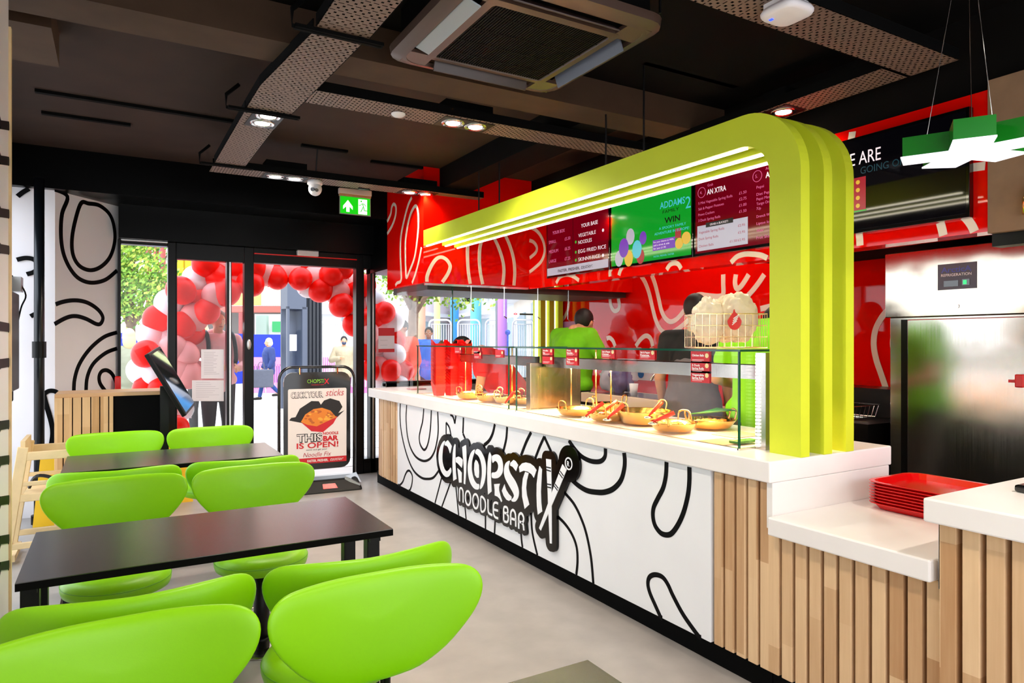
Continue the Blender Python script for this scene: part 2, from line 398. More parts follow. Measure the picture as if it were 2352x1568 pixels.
for ln in ([(115,145),(150,118),(190,95)], [(110,560),(170,548),(225,560),(245,595),(230,635),(175,655)], [(200,930),(250,905)], [(285,1440),(320,1418),(360,1420),(385,1440)], [(285,1440),(300,1500),(335,1620),(345,1700),(330,1800)]):
    ribbon(m, catmull(onY(6.84, z1(ln, 0, 400, 2.85)), 6), .036, plY(6.84), .004)
struct(m.build('trim_3', M['ink']))
# right: menu bulkhead, back wall, side wall
m = MB(); m.box(4.9, 5.0, -1.0, 7.5, 0, CZ); struct(m.build('wall_right', M['red']))
m = MB(); m.box(3.57, 3.69, 1.66, 5.80, 1.97, 2.64); m.box(2.44, 4.9, 5.80, 6.76, 1.985, CZ)
struct(m.build('wall_right_bulkhead', M['red']))
m = MB(); m.box(3.60, 3.69, -1.0, 5.80, 2.64, CZ); struct(m.build('wall_right_upper', M['ceilblk']))
m = MB(); m.box(3.56, 3.69, -1.0, 1.655, 1.96, 2.68); struct(m.build('wall_right_concrete', M['concrete']))
m = MB(); m.box(3.60, 3.69, -1.0, 1.655, 1.90, 1.959); struct(m.build('trim_4', M['black']))
# header above the doors, shopfront frame line
m = MB(); m.box(-1.0, 2.44, 6.76, 7.45, 2.71, CZ); m.box(.03, 2.44, 7.2, 7.45, 2.40, 2.71)
m.box(2.44, 4.9, 6.762, 7.45, 2.2, CZ)
struct(m.build('wall_back_header', M['header']))
# window dwarf wall behind the counter
m = MB(); m.box(2.62, 4.9, 7.3, 7.45, 0, .98); struct(m.build('wall_back', mat('grey tiled upstand', '#9b938b', .4)))
# rear of the restaurant (behind the camera): wall piers with an open glazed shopfront
m = MB(); m.box(4.6, 5.0, -2.6, -2.5, 0, CZ); m.box(-1.0, 5.0, -2.6, -2.5, 2.85, CZ)
struct(m.build('wall_front', M['white']))
# ceiling beams
m = MB(); m.box(-.9, 3.6, 3.30, 3.56, 2.85, CZ); struct(m.build('beam_1', M['beam']))
m = MB(); m.box(-.9, -.25, 3.75, 4.27, 2.88, CZ); struct(m.build('beam_2', M['beam']))
m = MB(); m.box(-.9, 3.6, 1.2, 3.30, 3.03, CZ); struct(m.build('ceiling_panel', M['ceilblk']))  # near ceiling bay lies unlit; its shade is put in as a near-black sheet
m = MB(); m.box(2.6, 2.9, 3.56, 5.80, 2.86, CZ); struct(m.build('beam_3', M['ceilblk']))
# red panel line art ------------------------------------------------
zf = lambda l: z1(l, 880, 380, 5.2275)
m = MB()
def inX(p, z0, z1_, y0, y1): return [q for q in p if z0 <= q[1] <= z1_ and y0 <= q[0] <= y1]
for ln, cl in (([(45,680),(90,590),(105,500),(130,462),(155,500),(150,600),(110,720),(45,830)], 0),
           ([(345,385),(300,480),(255,650),(215,850),(207,1050),(215,1250),(215,1380),(170,1410),(150,1440)], 0),
           ([(390,485),(340,560),(300,700),(270,900),(268,1100),(272,1230),(282,1345),(330,1240),(380,1100),(410,900),(425,700),(418,550)], 1),
           ([(462,985),(430,1150),(390,1300),(350,1410)], 0)):
    p = catmull(onX(2.44, zf(ln)), 6, bool(cl)); p = inX(p, 1.99, 3.04, 5.80, 6.76)
    ribbon(m, p, .03, plX(2.44), .003, bool(cl))
for ln in ([(525,1395),(530,1320),(580,1200),(640,1120),(700,1100),(760,1130),(800,1190),(800,1240),(770,1310),(710,1400)],
           [(1020,920),(1012,1050),(1020,1250),(1045,1420)], [(1185,890),(1160,1000),(1155,1150),(1170,1300),(1195,1425)],
           [(1320,850),(1380,970),(1430,1120),(1450,1260),(1435,1435)], [(1455,815),(1520,960),(1565,1120),(1580,1280),(1570,1440)]):
    p = inX(catmull(onY(5.80, zf(ln)), 6), 1.99, 3.04, -9, 9)
    p = [q for q in p if 2.45 <= q[0] <= 3.56]; ribbon(m, p, .033, plY(5.80), .003)
z2 = lambda l: z1(l, 1200, 340, 3.92)
for ln in ([(60,715),(110,730),(160,780),(195,860),(200,940),(170,1020),(110,1080),(60,1120)], [(60,830),(100,845),(130,890),(120,940),(60,995)],
           [(305,1215),(340,1160),(400,1140),(460,1155),(510,1190)], [(790,1155),(790,1110),(805,1085)], [(870,1145),(880,1110),(900,1070)],
           [(1300,1095),(1330,1050),(1370,1035),(1405,1045),(1430,1085)], [(1880,1030),(1930,980),(2000,955),(2080,955),(2150,965),(2205,990)]):
    ribbon(m, inX(catmull(onX(3.57, z2(ln)), 6), 1.975, 2.635, 1.67, 5.79), .035, plX(3.57), .003)
z5 = lambda l: z1(l, 1900, 180, 3.7323)
for ln in ([(205,540),(215,480),(225,390)], [(1200,770),(1355,750)], [(283,1445),(280,1380),(275,1330)], [(1000,1360),(985,1290),(970,1235)], [(1270,1325),(1240,1260),(1195,1200),(1150,1165)],
           ):
    ribbon(m, inX(catmull(onX(3.57, z5(ln)), 4), 1.975, 2.635, 1.665, 5.79), .04, plX(3.57), .003)
z6 = lambda l: z1(l, 1270, 630, 4.6118)
for ln in ([(105,205),(100,270),(75,340),(40,390),(0,410)], [(170,200),(168,310),(150,400),(110,470),(60,515),(0,530)],
           [(620,50),(610,160),(605,260),(620,340),(650,385),(690,375),(705,330),(695,260),(688,180),(700,90),(712,40)],
           [(935,15),(980,90),(1020,200),(1055,350),(1090,480),(1140,580),(1200,620),(1270,610),(1350,560),(1430,490),(1510,420),(1600,360)],
           [(1045,0),(1085,110),(1120,250),(1150,380),(1190,460),(1245,500),(1310,475),(1380,400),(1440,320),(1490,250),(1550,215),(1640,225),(1760,232),(1805,205),(1805,100),(1805,0)],
           [(1940,0),(1930,90),(1950,150),(1990,130),(2040,60),(2075,0)], [(2240,0),(2180,90),(2100,190),(2020,270),(1950,330)],
           [(2200,365),(2260,350),(2320,335)], [(2200,530),(2260,520),(2320,500)], [(880,760),(920,700),(970,655),(1010,655),(1040,690),(1060,760)],
           [(570,680),(600,670),(635,700),(660,760)]):
    ribbon(m, inX(catmull(onX(4.9, z6(ln)), 6), .9, 2.4, 0, 7.3), .05, plX(4.9), .003)
z8 = lambda l: z1(l, 1900, 540, 2.7035)
for ln in ([(440,430),(390,455),(340,510),(300,590),(290,680),(305,770),(335,860),(365,950),(390,1045)], [(430,580),(412,640),(412,700),(430,780),(470,880)]):
    ribbon(m, inX(catmull(onX(4.9, z8(ln)), 6), .9, 2.4, 0, 7.3), .045, plX(4.9), .003)
struct(m.build('trim_5', M['cream']))

# ================================================================ shopfront doors and windows (y = 7.35)
DY = 7.35
def frame(name, rects, parent=None, y0=7.30, y1=7.42, mt=None):
    m = MB()
    for x0, x1, z0, z1_ in rects: m.box(x0, x1, y0, y1, z0, z1_)
    o = m.build(name, mt or M['doorfr'], parent, bevel=.004); return o
def pane(name, x0, x1, z0, z1_, y=7.37, parent=None):
    return MB().box(x0, x1, y, y+.008, z0, z1_).build(name, M['wglass'], parent)
w1 = struct(frame('window_1', [(.025, .05, 0, 2.40), (.44, .51, 0, 2.40), (.05, .44, 2.36, 2.40), (.05, .44, 0, .08)]))
struct(frame('trim_6', [(.05,.44,2.385,2.40)], None, 7.27, 7.30, M['aluminium']))
pane('glass_pane', .05, .44, .08, 2.36, parent=w1)
d1 = struct(frame('door_1', [(.51, .52, 0, 2.40), (1.0-.035, 1.0+.01, 0, 2.25), (.51, 1.13, 2.245, 2.40), (.51, 1.13, 0, .10)]))
pane('glass_pane', .52, 1.13, .10, 2.245, parent=d1)
d1b = MB().box(.985, 1.0, 7.28, 7.30, .1, 2.24).build('edge_strip', M['aluminium'], d1)
d2 = struct(frame('door_2', [(1.13, 1.22, 0, 2.40), (1.22, 2.28, 2.25, 2.40), (2.28, 2.36, 0, 2.40)]))
o = MB().sphere((1.17, 7.29, 1.42), .022, .012, .055).build('door_handle', M['aluminium'], d2, True)
MB().box(1.22, 2.28, 7.27, 7.30, 2.335, 2.345).build('red_edge', M['redm'], d2)
m = MB(); m.box(1.64, 1.86, 7.24, 7.30, 2.345, 2.40); o = m.build('door_sensor', mat('grey sensor', '#cfc8c4', .4), None, bevel=.008)
tag(o, 'small grey motion sensor bar fixed above the open doorway', 'sensor')
w2 = struct(frame('window_2', [(2.36, 2.37, 0, 2.3), (2.44, 2.50, 0, 2.3), (2.36, 4.9, 2.25, 2.4), (4.86, 4.9, .98, 2.3), (2.36, 2.62, 0, .16), (2.62, 4.9, .94, 1.0)]))
pane('glass_pane', 2.37, 4.86, .98, 2.25, parent=w2); pane('glass_pane', 2.37, 2.62, .16, .98, parent=w2)
MB().box(2.455, 2.47, 7.27, 7.30, .16, 2.25).build('edge_strip', M['aluminium'], w2)
# papers taped to the door glass
PAP = mat('white paper', '#e9e3ea', .7)
def paper(quad_, label, lines=0, mt=None, red=False, y=7.355):
    a = [Yp(px, py, y) for px, py in quad_]; m = MB()
    m.hexa(a, [p+Vector((0, .002, 0)) for p in a])
    m.mat(1)
    u = (a[1]-a[0]); v = (a[3]-a[0])
    for k in range(lines):
        s0 = a[0]+u*.12+v*(.1+k*.8/lines); s1 = s0+u*random.uniform(.4, .74)
        m.quad(s0+Vector((0,-.001,0)), s1+Vector((0,-.001,0)), s1+v*.012+Vector((0,-.001,0)), s0+v*.012+Vector((0,-.001,0)))
    if red:
        m.mat(2); m.quad(*[a[0]+u*s+v*t+Vector((0,-.0015,0)) for s, t in ((0,0),(1,0),(1,.32),(0,.32))])
        m.quad(*[a[0]+u*s+v*t+Vector((0,-.0015,0)) for s, t in ((0,.86),(1,.86),(1,1),(0,1))])
    o = m.build('notice_sheet', [mt or PAP, mat('pale print', '#b9b2bd', .7), mat('notice red', '#d03038', .6)])
    tag(o, label, 'notice')
paper([(462,802),(514,802),(514,869),(462,869)], 'upper white printed sheet taped to the door glass', 14)
paper([(441,873),(514,873),(514,921),(441,921)], 'lower wide white printed sheet taped to the door glass', 8)
paper([(869,753),(906,753),(906,809),(869,809)], 'red and white notice on the narrow window right of the doorway', 4, red=True)
o = MB().box(.0, .05, 7.24, 7.30, 1.0, 1.13).build('fire_call_point', M['redm'], bevel=.01); tag(o, 'small red call point beside the left window frame', 'alarm')
from mathutils import noise as mnoise
# ================================================================ service counter
CX = 2.275
ctr = thing('service_counter', 'long white fronted serving counter with oak slats at both ends and a black plinth', 'counter', (2.7, 4, 0))
def atw(o): # parent keep world
    return o
def part(mb, name, mats, par, **k):
    o = mb.build(name, mats, None, **k); o.parent = par; o.matrix_parent_inverse = (Matrix.LocRotScale(par.location, par.rotation_euler, par.scale)).inverted(); return o
m = MB(); m.box(CX, CX+.03, 2.165, 6.03, .12, .88); part(m, 'front_panel', M['panelwhite'], ctr, bevel=.002)
m = MB(); m.box(2.34, 3.0, 1.89, 6.78, .0, .12); part(m, 'plinth', M['blackmatte'], ctr)
m = MB(); m.box(2.34, 2.95, 1.89, 6.70, .12, .88); part(m, 'carcass', mat('dark counter body', '#17110c', .6), ctr)
# slats: fillets of oak in front of a dark backing
m = MB()
y = 2.15
while y > 1.86:
    m.box(CX+.005, CX+.045, y-.048, y, .12, .878); y -= .062
part(m, 'slat_cladding', M['oak'], ctr, bevel=.003); m = MB()
k = 0; y = 6.035
pts = [(CX, 6.03), (CX, 6.5), (CX+.03, 6.62), (CX+.12, 6.74), (CX+.3, 6.78), (CX+.7, 6.78)]
P2 = catmull(pts, 40); acc = 0; last = P2[0]; lp = []
for q in P2:
    acc += math.hypot(q[0]-last[0], q[1]-last[1]); last = q
    if acc >= .062*len(lp): lp.append(q)
for a, b in zip(lp, lp[1:]):
    d = Vector((b[0]-a[0], b[1]-a[1], 0)).normalized(); nn = Vector((d.y, -d.x, 0)); a3 = Vector((a[0], a[1], 0)); b3 = a3+d*.048
    q = [a3, b3, b3+nn*.04, a3+nn*.04]; m.hexa([p+Vector((0,0,.12)) for p in q], [p+Vector((0,0,.88)) for p in q])
part(m, 'slat_cladding', M['oak'], ctr, bevel=.003)
m = MB(); m.prism([(2.33, 6.0), (2.33, 6.5), (2.36, 6.6), (2.44, 6.69), (2.6, 6.74), (3.0, 6.74), (3.0, 6.0)], lambda u, v, w: Vector((u, v, .12+w)), .76); part(m, 'carcass_end', mat('dark backing', '#1a120c', .7), ctr)
# squiggles on the front panel
z8c = lambda l: z1(l, 850, 850, 2.4125)
m = MB()
for ln, w in (([(168,183),(166,250),(172,330),(190,420),(215,500),(245,560),(285,595),(320,602),(350,595),(375,565),(392,535)], .021),
    ([(203,193),(200,270),(207,360),(225,430),(255,480),(295,502),(330,492),(355,455),(370,400),(378,330),(375,230)], .021),
    ([(298,212),(292,280),(280,330),(273,370),(278,410),(297,440),(312,430),(325,390),(335,320),(340,222)], .021),
    ([(155,645),(180,620),(195,580),(208,558),(222,560),(235,590),(230,640),(215,678)], .02),
    ([(445,245),(460,258),(470,295)], .02), ([(470,295),(476,250)], .02), ([(422,290),(422,365)], .018), ([(422,290),(440,318),(450,370)], .018),
    ([(518,262),(515,350)], .022), ([(515,350),(530,385)], .022), ([(692,298),(680,350),(660,390),(632,415)], .026), ([(760,314),(755,380),(740,445)], .024),
    ([(893,343),(865,400),(836,475)], .025), ([(915,490),(940,425),(966,368)], .022), ([(966,368),(985,410),(1008,460)], .022),
    ([(1102,388),(1130,430),(1170,475),(1215,500),(1255,507),(1285,500),(1303,475),(1305,433)], .027),
    ([(1110,598),(1150,635),(1200,665),(1250,675),(1300,675),(1350,655),(1390,610),(1408,550),(1412,500),(1408,457)], .03),
    ([(1643,508),(1640,580),(1625,650),(1595,710),(1572,760),(1568,810),(1580,860),(1610,900),(1645,912),(1675,900),(1710,850),(1740,780),(1762,690),(1770,610),(1770,536)], .026),
    ([(1620,1388),(1580,1300),(1550,1230),(1540,1180),(1550,1145),(1580,1132),(1620,1145),(1650,1185),(1680,1250),(1740,1360),(1835,1493)], .024),
    ([(1080,680),(1130,740),(1170,820),(1200,910),(1225,1040),(1238,1186)], .02), ([(1035,805),(1080,850),(1120,910),(1145,980),(1150,1060),(1142,1143)], .02),
    ([(397,595),(360,747)], .018), ([(449,615),(398,768)], .018), ([(475,635),(485,740),(493,818)], .018), ([(525,745),(533,835)], .018),
    ([(640,795),(640,888)], .02), ([(694,825),(690,914)], .02), ([(836,885),(840,940),(847,993)], .02), ([(893,790),(900,900),(930,1034)], .02)):
    p = [(q[0], max(.121, min(.879, q[1]))) for q in catmull(onX(CX, z8c(ln)), 6) if 2.17 < q[0] < 6.03 and q[1] > .09]
    m = MB(); ribbon(m, p, w, plX(CX), .0015); part(m, 'line_art', M['ink'], ctr)
# raised logo
zA = lambda l: z1(l, 1000, 980, 8.711); zB = lambda l: z1(l, 1160, 1020, 6.033); zC = lambda l: z1(l, 1040, 1100, 11.2)
LET = [zA(l) for l in (
 [(225,275),(190,300),(150,370),(115,480),(103,600),(115,730),(145,850),(190,940),(240,990),(280,998),(320,975),(350,920),(360,870),(345,810),(325,840),(290,875),(260,880),(230,850),(200,780),(180,680),(178,580),(190,450),(205,370),(230,310)],
 [(285,265),(245,300),(230,330),(230,365),(265,375),(295,410),(320,480),(335,525),(350,480),(365,400),(365,380),(330,320),(300,280)],
 [(430,340),(408,400),(390,520),(383,700),(388,850),(400,1075),(465,1035),(450,900),(440,700),(443,500),(445,360)],
 [(447,612),(500,590),(545,610),(590,660),(585,740),(570,815),(530,770),(490,725),(450,700)],
 [(483,820),(525,860),(570,915),(568,1000),(567,1110),(515,1110),(500,980),(485,850)],
 [(645,360),(580,400),(590,550),(605,700),(615,900),(610,1130),(640,1145),(658,900),(665,700),(662,500),(655,370)],
 [(820,450),(780,480),(735,560),(700,700),(690,820),(700,950),(730,1080),(780,1180),(840,1240),(910,1240),(918,1145),(870,1130),(820,1060),(785,950),(770,830),(775,700),(795,600),(825,500),(832,460)],
 [(880,438),(845,480),(845,525),(900,570),(940,650),(965,760),(975,880),(970,1000),(950,1120),(935,1225),(955,1235),(1000,1170),(1035,1060),(1055,900),(1055,780),(1030,650),(990,550),(940,470)],
 [(850,655),(825,720),(820,850),(835,960),(875,1015),(912,1010),(918,900),(910,760),(885,690)],
 [(1130,500),(1110,560),(1092,700),(1083,900),(1085,1100),(1098,1348),(1170,1285),(1160,1100),(1153,900),(1160,700),(1168,580)],
 [(1175,600),(1210,560),(1270,545),(1330,575),(1375,650),(1398,760),(1395,880),(1360,960),(1300,1015),(1230,1025),(1175,1005),(1175,915),(1230,905),(1275,880),(1300,820),(1300,750),(1270,690),(1230,680),(1190,715)],
 [(1220,1140),(1335,1130),(1318,1200),(1320,1270),(1345,1370),(1380,1480),(1365,1500),(1330,1430),(1290,1390),(1232,1365),(1232,1250)])]
LET += [zC([(1388,125),(1320,290),(1370,420),(1440,520),(1500,550),(1565,520),(1570,450),(1500,380),(1430,270),(1400,180)])]
LET += [zB(l) for l in (
 [(85,225),(40,260),(20,330),(18,400),(40,480),(100,590),(145,670),(155,720),(120,770),(140,790),(180,785),(215,730),(225,660),(210,590),(170,500),(110,410),(85,340),(85,290),(98,240)],
 [(150,213),(105,255),(103,290),(140,310),(185,368),(213,285),(180,235)],
 [(225,310),(270,260),(320,248),(380,262),(430,300),(468,355),(432,460),(400,410),(350,375),(290,362),(235,385)],
 [(312,378),(280,470),(267,600),(270,720),(305,890),(368,830),(335,700),(325,600),(335,500),(360,395)],
 [(510,298),(490,400),(472,550),(470,700),(475,850),(488,970),(548,925),(535,800),(530,650),(538,500),(545,345)],
 [(602,198),(672,208),(676,450),(680,800),(682,1370),(655,1365),(632,900),(625,650)],
 [(830,272),(888,350),(770,640),(680,850),(530,1190),(505,1155),(625,830),(720,560)])]
SMALL = [(l, c) for l, c in (
 ([(228,565),(228,300),(240,235),(270,222),(300,262),(318,340),(320,600)], 0),
 ([(445+68*math.cos(t)+8*math.sin(t), 480+180*math.sin(t)) for t in [2*math.pi*k/20 for k in range(20)]], 1),
 ([(642+72*math.cos(t)+8*math.sin(t), 562+182*math.sin(t)) for t in [2*math.pi*k/20 for k in range(20)]], 1),
 ([(780,455),(782,795),(850,820),(892,740),(893,600),(860,500)], 1), ([(962,510),(965,780),(990,870),(1075,920)], 0),
 ([(1222,622),(1165,595),(1110,630),(1100,790),(1110,900),(1150,970),(1225,1000)], 0), ([(1105,770),(1222,805)], 0),
 ([(1370,1065),(1370,750),(1410,705),(1460,735),(1475,830),(1440,870),(1380,850)], 0), ([(1440,870),(1485,950),(1480,1060),(1440,1095),(1370,1065)], 0),
 ([(1550,1165),(1550,880),(1575,805),(1612,785),(1655,845),(1675,950),(1680,1215)], 0), ([(1552,1000),(1675,1040)], 0),
 ([(1757,1265),(1757,960),(1785,885),(1825,872),(1868,935),(1885,1010),(1868,1085),(1820,1100),(1760,1075)], 0), ([(1825,1100),(1870,1165),(1887,1310)], 0))]
LET = [onX(CX, l) for l in LET]; SM = [(onX(CX, zC(l)), c) for l, c in SMALL]
m = MB(); fb = plX(CX)
rc = onX(CX, zB([(915,265)]))[0]; R8 = lambda r, n=28: [(rc[0]+r*math.cos(2*math.pi*k/n), rc[1]+r*math.sin(2*math.pi*k/n)) for k in range(n)]
fills = [onX(CX, zA([(380,300),(600,500),(1100,600),(1500,700),(1500,1400),(1150,1300),(700,1200),(400,1000)])), onX(CX, zA([(200,380),(330,480),(400,600),(390,900),(300,900),(190,760),(170,560)])), onX(CX, zB([(-40,240),(520,330),(640,500),(600,850),(380,860),(300,1000),(200,1000),(-40,820)]))]
import numpy as np
def outline_slab(mb, strokes, polys, fn, d, step=.004):
    """one clean slab: everything nearer than r to a stroke, or inside a polygon (marching squares)"""
    au = [p[0] for l, r, c in strokes for p in l]; av = [p[1] for l, r, c in strokes for p in l]
    u = np.arange(min(au)-.15, max(au)+.15, step); v = np.arange(min(av)-.15, max(av)+.15, step); U, V = np.meshgrid(u, v, indexing='ij'); D = np.full(U.shape, 9.0)
    for l, r, c in strokes:
        m_ = len(l)
        for i in range(m_ if c else m_-1):
            (x0, y0), (x1, y1) = l[i], l[(i+1) % m_]; dx, dy = x1-x0, y1-y0; q = dx*dx+dy*dy or 1e-9
            t = np.clip(((U-x0)*dx+(V-y0)*dy)/q, 0, 1); D = np.minimum(D, np.hypot(U-x0-t*dx, V-y0-t*dy)-r)
    for p in polys:
        ins = np.zeros(U.shape, bool)
        for i in range(len(p)):
            (x0, y0), (x1, y1) = p[i], p[i-1]
            if y0 == y1: continue
            ins ^= ((y0 > V) != (y1 > V)) & (U < (x1-x0)*(V-y0)/(y1-y0)+x0)
        D = np.where(ins, np.minimum(D, -.02), D)
    vs = []; fs = []; vid = {}
    def gv(key, pt, w):
        k = key+(w,)
        if k not in vid: vid[k] = len(vs); vs.append(fn(pt[0], pt[1], w))
        return vid[k]
    nu, nv = D.shape; I = D < 0
    ii, jj = np.where(I[:-1, :-1] | I[1:, :-1] | I[:-1, 1:] | I[1:, 1:])
    for i, j in zip(ii.tolist(), jj.tolist()):
        cs = [(i, j), (i+1, j), (i+1, j+1), (i, j+1)]; poly = []; cut = []
        for a in range(4):
            p, q = cs[a], cs[(a+1) % 4]; da, db = D[p], D[q]
            if da < 0: poly.append((('c',)+p, (u[p[0]], v[p[1]])))
            if (da < 0) != (db < 0):
                t = da/(da-db); e = (('e',)+min(p, q)+max(p, q), (u[p[0]]+(u[q[0]]-u[p[0]])*t, v[p[1]]+(v[q[1]]-v[p[1]])*t)); poly.append(e); cut.append(e)
        if len(poly) >= 3: fs.append(tuple(gv(k, pt, d) for k, pt in poly))
        if len(cut) == 2: fs.append((gv(*cut[0], 0), gv(*cut[1], 0), gv(*cut[1], d), gv(*cut[0], d)))
    mb.add(vs, fs)
outline_slab(m, [(l, .049, True) for l in LET]+[(l, .033, bool(c)) for l, c in SM]+[([rc, rc], .105, False)], LET+fills, fb, .016)
logo = part(m, 'logo_board', M['logoblk'], ctr); fixn(logo)
m = MB()
for k, l in enumerate(LET):
    m.prism(catmull(l, 3, True) if len(l) >= 13 else l, lambda u, v, w: Vector((CX-.0150-w, u, v)), .0035+(.0004 if k == len(LET)-1 else 0))
fw = lambda u, v, w: Vector((CX-.0150-w, u, v))
for l, c in SM: ribbon(m, catmull(l, 3, bool(c)), .0155, fw, .0035, bool(c))
ribbon(m, R8(.033), .008, fw, .0035, True)
text(m, 'R', Vector((CX-.0165, rc[0], rc[1]-.015)), NX, UZ, .042, align='c', bold=.02, lift=.003)
part(m, 'white_letter', mat('white raised letters', '#f3f5fa', .35), logo)
m = MB()
for a, b in (((606,310),(672,325)),((610,350),(672,370)),((615,545),(677,555)),((618,585),(677,600)),((800,365),(850,435)),((785,395),(835,465)),((730,545),(775,605)),((716,570),(765,635))):
    m = MB(); ribbon(m, onX(CX, zB([a, b])), .007, lambda u, v, w: Vector((CX-.0188-w, u, v)), .001); part(m, 'dark_band', M['ink'], logo)

# worktops
wt = MB().box(2.25, 3.08, 1.83, 6.80, .885, .972).build('counter_worktop', M['corian'], bevel=.006)
tag(wt, 'long thick white worktop on the serving counter under the glass display cases', 'worktop')
m = MB(); m.box(2.268, 3.06, 1.83, 1.86, .70, .885)
led = thing('tray_ledge', 'low white step shelf between the two counter heights with red trays on it', 'shelf', (2.7, 1.5, 0))
part(m, 'upstand', M['corian'], led, bevel=.003)
m = MB(); m.box(2.235, 3.12, 1.205, 1.829, .683, .755); part(m, 'shelf_top', M['corian'], led, bevel=.006)
m = MB(); m.box(2.34, 3.0, 1.2, 1.85, .12, .683); part(m, 'carcass', mat('dark counter body 2', '#17110c', .6), led)
part(MB().box(2.34, 3.0, 1.2, 1.885, 0, .12), 'plinth', M['blackmatte'], led)
m = MB(); y = 1.86-.0
while y > 1.2:
    m.box(CX+.005, CX+.045, y-.048, y, .12, .684); y -= .062
part(m, 'slat_cladding', M['oak'], led, bevel=.003)
m = MB(); m.box(CX+.0, CX+.03, 1.187, 1.199, .66, .89); m.box(CX, 3.0, 1.187, 1.2, .66, .89); part(m, 'white_edge', M['corian'], led)
till = thing('till_counter', 'nearest end unit with oak slats and raised white top beside the tray ledge', 'counter', (2.6, .3, 0))
m = MB(); m.box(2.195, 3.4, -1.2, 1.205, .885, .96); part(m, 'counter_top', M['corian'], till, bevel=.006)
m = MB(); m.box(2.32, 3.3, -1.2, 1.18, .12, .885); part(m, 'carcass', mat('dark counter body 3', '#120d09', .6), till)
m = MB(); y = 1.182
while y > -1.2:
    m.box(2.245, 2.30, y-.050, y, .12, .886); y -= .067
part(m, 'slat_cladding', M['oak'], till, bevel=.003)
m = MB(); m.box(2.34, 3.3, -1.2, 1.2, 0, .12); part(m, 'plinth', M['blackmatte'], till)
# card reader on the till counter
cr = thing('card_reader', 'black payment card reader on the nearest white counter top', 'card reader', (2.56, 1.03, .96))
m = MB(); m.box(2.53, 2.61, .94, 1.10, .961, .985); m.box(2.535, 2.605, .94, 1.04, .985, 1.005); part(m, 'body', M['blackgloss'], cr, bevel=.008)
m = MB(); m.box(2.545, 2.60, .955, 1.02, 1.005, 1.007); part(m, 'screen', mat('reader screen', '#303a66', .2), cr)
# red trays
def tray_mb():
    m = MB(); n = 12
    def ring(hx, hy, r, z):
        out = []
        for cx, cy, a0 in ((hx-r, hy-r, 0), (-hx+r, hy-r, 90), (-hx+r, -hy+r, 180), (hx-r, -hy+r, 270)):
            for k in range(4): a = math.radians(a0+k*30); out.append((cx+r*math.cos(a), cy+r*math.sin(a), z))
        return out
    rs = [ring(.15, .205, .05, 0), ring(.168, .223, .06, .022), ring(.18, .235, .065, .0235), ring(.18, .235, .065, .0265), ring(.165, .22, .06, .026), ring(.147, .202, .05, .004)]
    vs = [p for r in rs for p in r]; N = 16; fs = [tuple(range(N))[::-1], tuple(range(5*N, 6*N))]
    for j in range(5):
        for i in range(N): fs.append((j*N+i, j*N+(i+1) % N, (j+1)*N+(i+1) % N, (j+1)*N+i))
    m.add(vs, fs); return m
names = ['topmost', 'second from the top', 'third from the top', 'fourth from the top', 'fourth from the bottom', 'third from the bottom', 'second from the bottom', 'bottom']
tr = None
for k in range(8):
    if tr is None: tr = tray_mb().build('serving_tray', M['redtray'], None); o = tr
    else: o = tr.copy(); C.objects.link(o)
    o.location = (2.89, 1.50, .757+.0125*(7-k)); o.rotation_euler = (0, 0, 0)
    tag(o, 'glossy red plastic tray on the low ledge, %s of the stack' % names[k], 'tray', 'stack of red trays')

# ================================================================ green arch: three fins
def fin(x, yend, first=False):
    a = thing('arch_fin', {2.44: 'front lime green arch fin curving from counter post to beam, closest to the seating', 2.59: 'middle lime green arch fin between two others over the counter', 2.74: 'rear lime green arch fin closest to the menu screens'}[x], 'arch fin', (x, 1.9, .972), 0, 'lime green arch over the counter')
    t = .056; y0, y1 = 1.83, 1.985; zt, zb = 2.465, 2.325; zb0 = .972
    R_, r_ = .30, .16; out = [(y1, zb0), (y0, zb0)]
    for k in range(15): a_ = math.radians(180-90*k/14); out.append((y0+R_+R_*math.cos(a_), zt-R_+R_*math.sin(a_)))
    out += [(yend, zt), (yend, zb)]
    inn = []
    for k in range(13): a_ = math.radians(90+90*k/12); inn.append((y1+r_+r_*math.cos(a_), zb-r_+r_*math.sin(a_)))
    out += inn
    m = MB(); m.prism(out, lambda u, v, w: Vector((x+w, u, v)), t); o = part(m, 'fin_panel', M['lime'], a); fixn(o)
    m = MB(); m.box(x+.021, x+.034, 2.13, yend-.01, zb-.008, zb+.001); part(m, 'led_strip', M['led'], a)
    return a
fin(2.44, 5.80); fin(2.59, 5.72); fin(2.74, 5.78)
# hanging rods of the arch
for k, (x, y) in enumerate(((2.62, 3.0), (2.62, 3.35), (2.62, 4.7), (2.62, 5.05))):
    o = MB().cone((x, y, 2.465), (x, y, CZ), .006, n=6).build('hanger_rod', M['black']); tag(o, 'thin black threaded rod holding up the lime green arch from the ceiling', 'rod', 'arch hanger rods')
# second green arch leg by the window
for k, x in enumerate((4.53, 4.66, 4.79)):
    a = thing('window_fin', ['lime green upright fin at the window end, closest to the glass', 'middle lime green upright fin beside the window', 'lime green upright fin against the red back wall'][k], 'arch fin', (x, 7.1, 0), 0, 'lime green uprights beside the window')
    part(MB().box(x, x+.07, 7.08, 7.26, .98, 2.2), 'fin_panel', M['lime'], a)
    part(MB().box(x-.03, x-.004, 7.14, 7.17, .99, 2.19), 'led_strip', M['led2'], a)

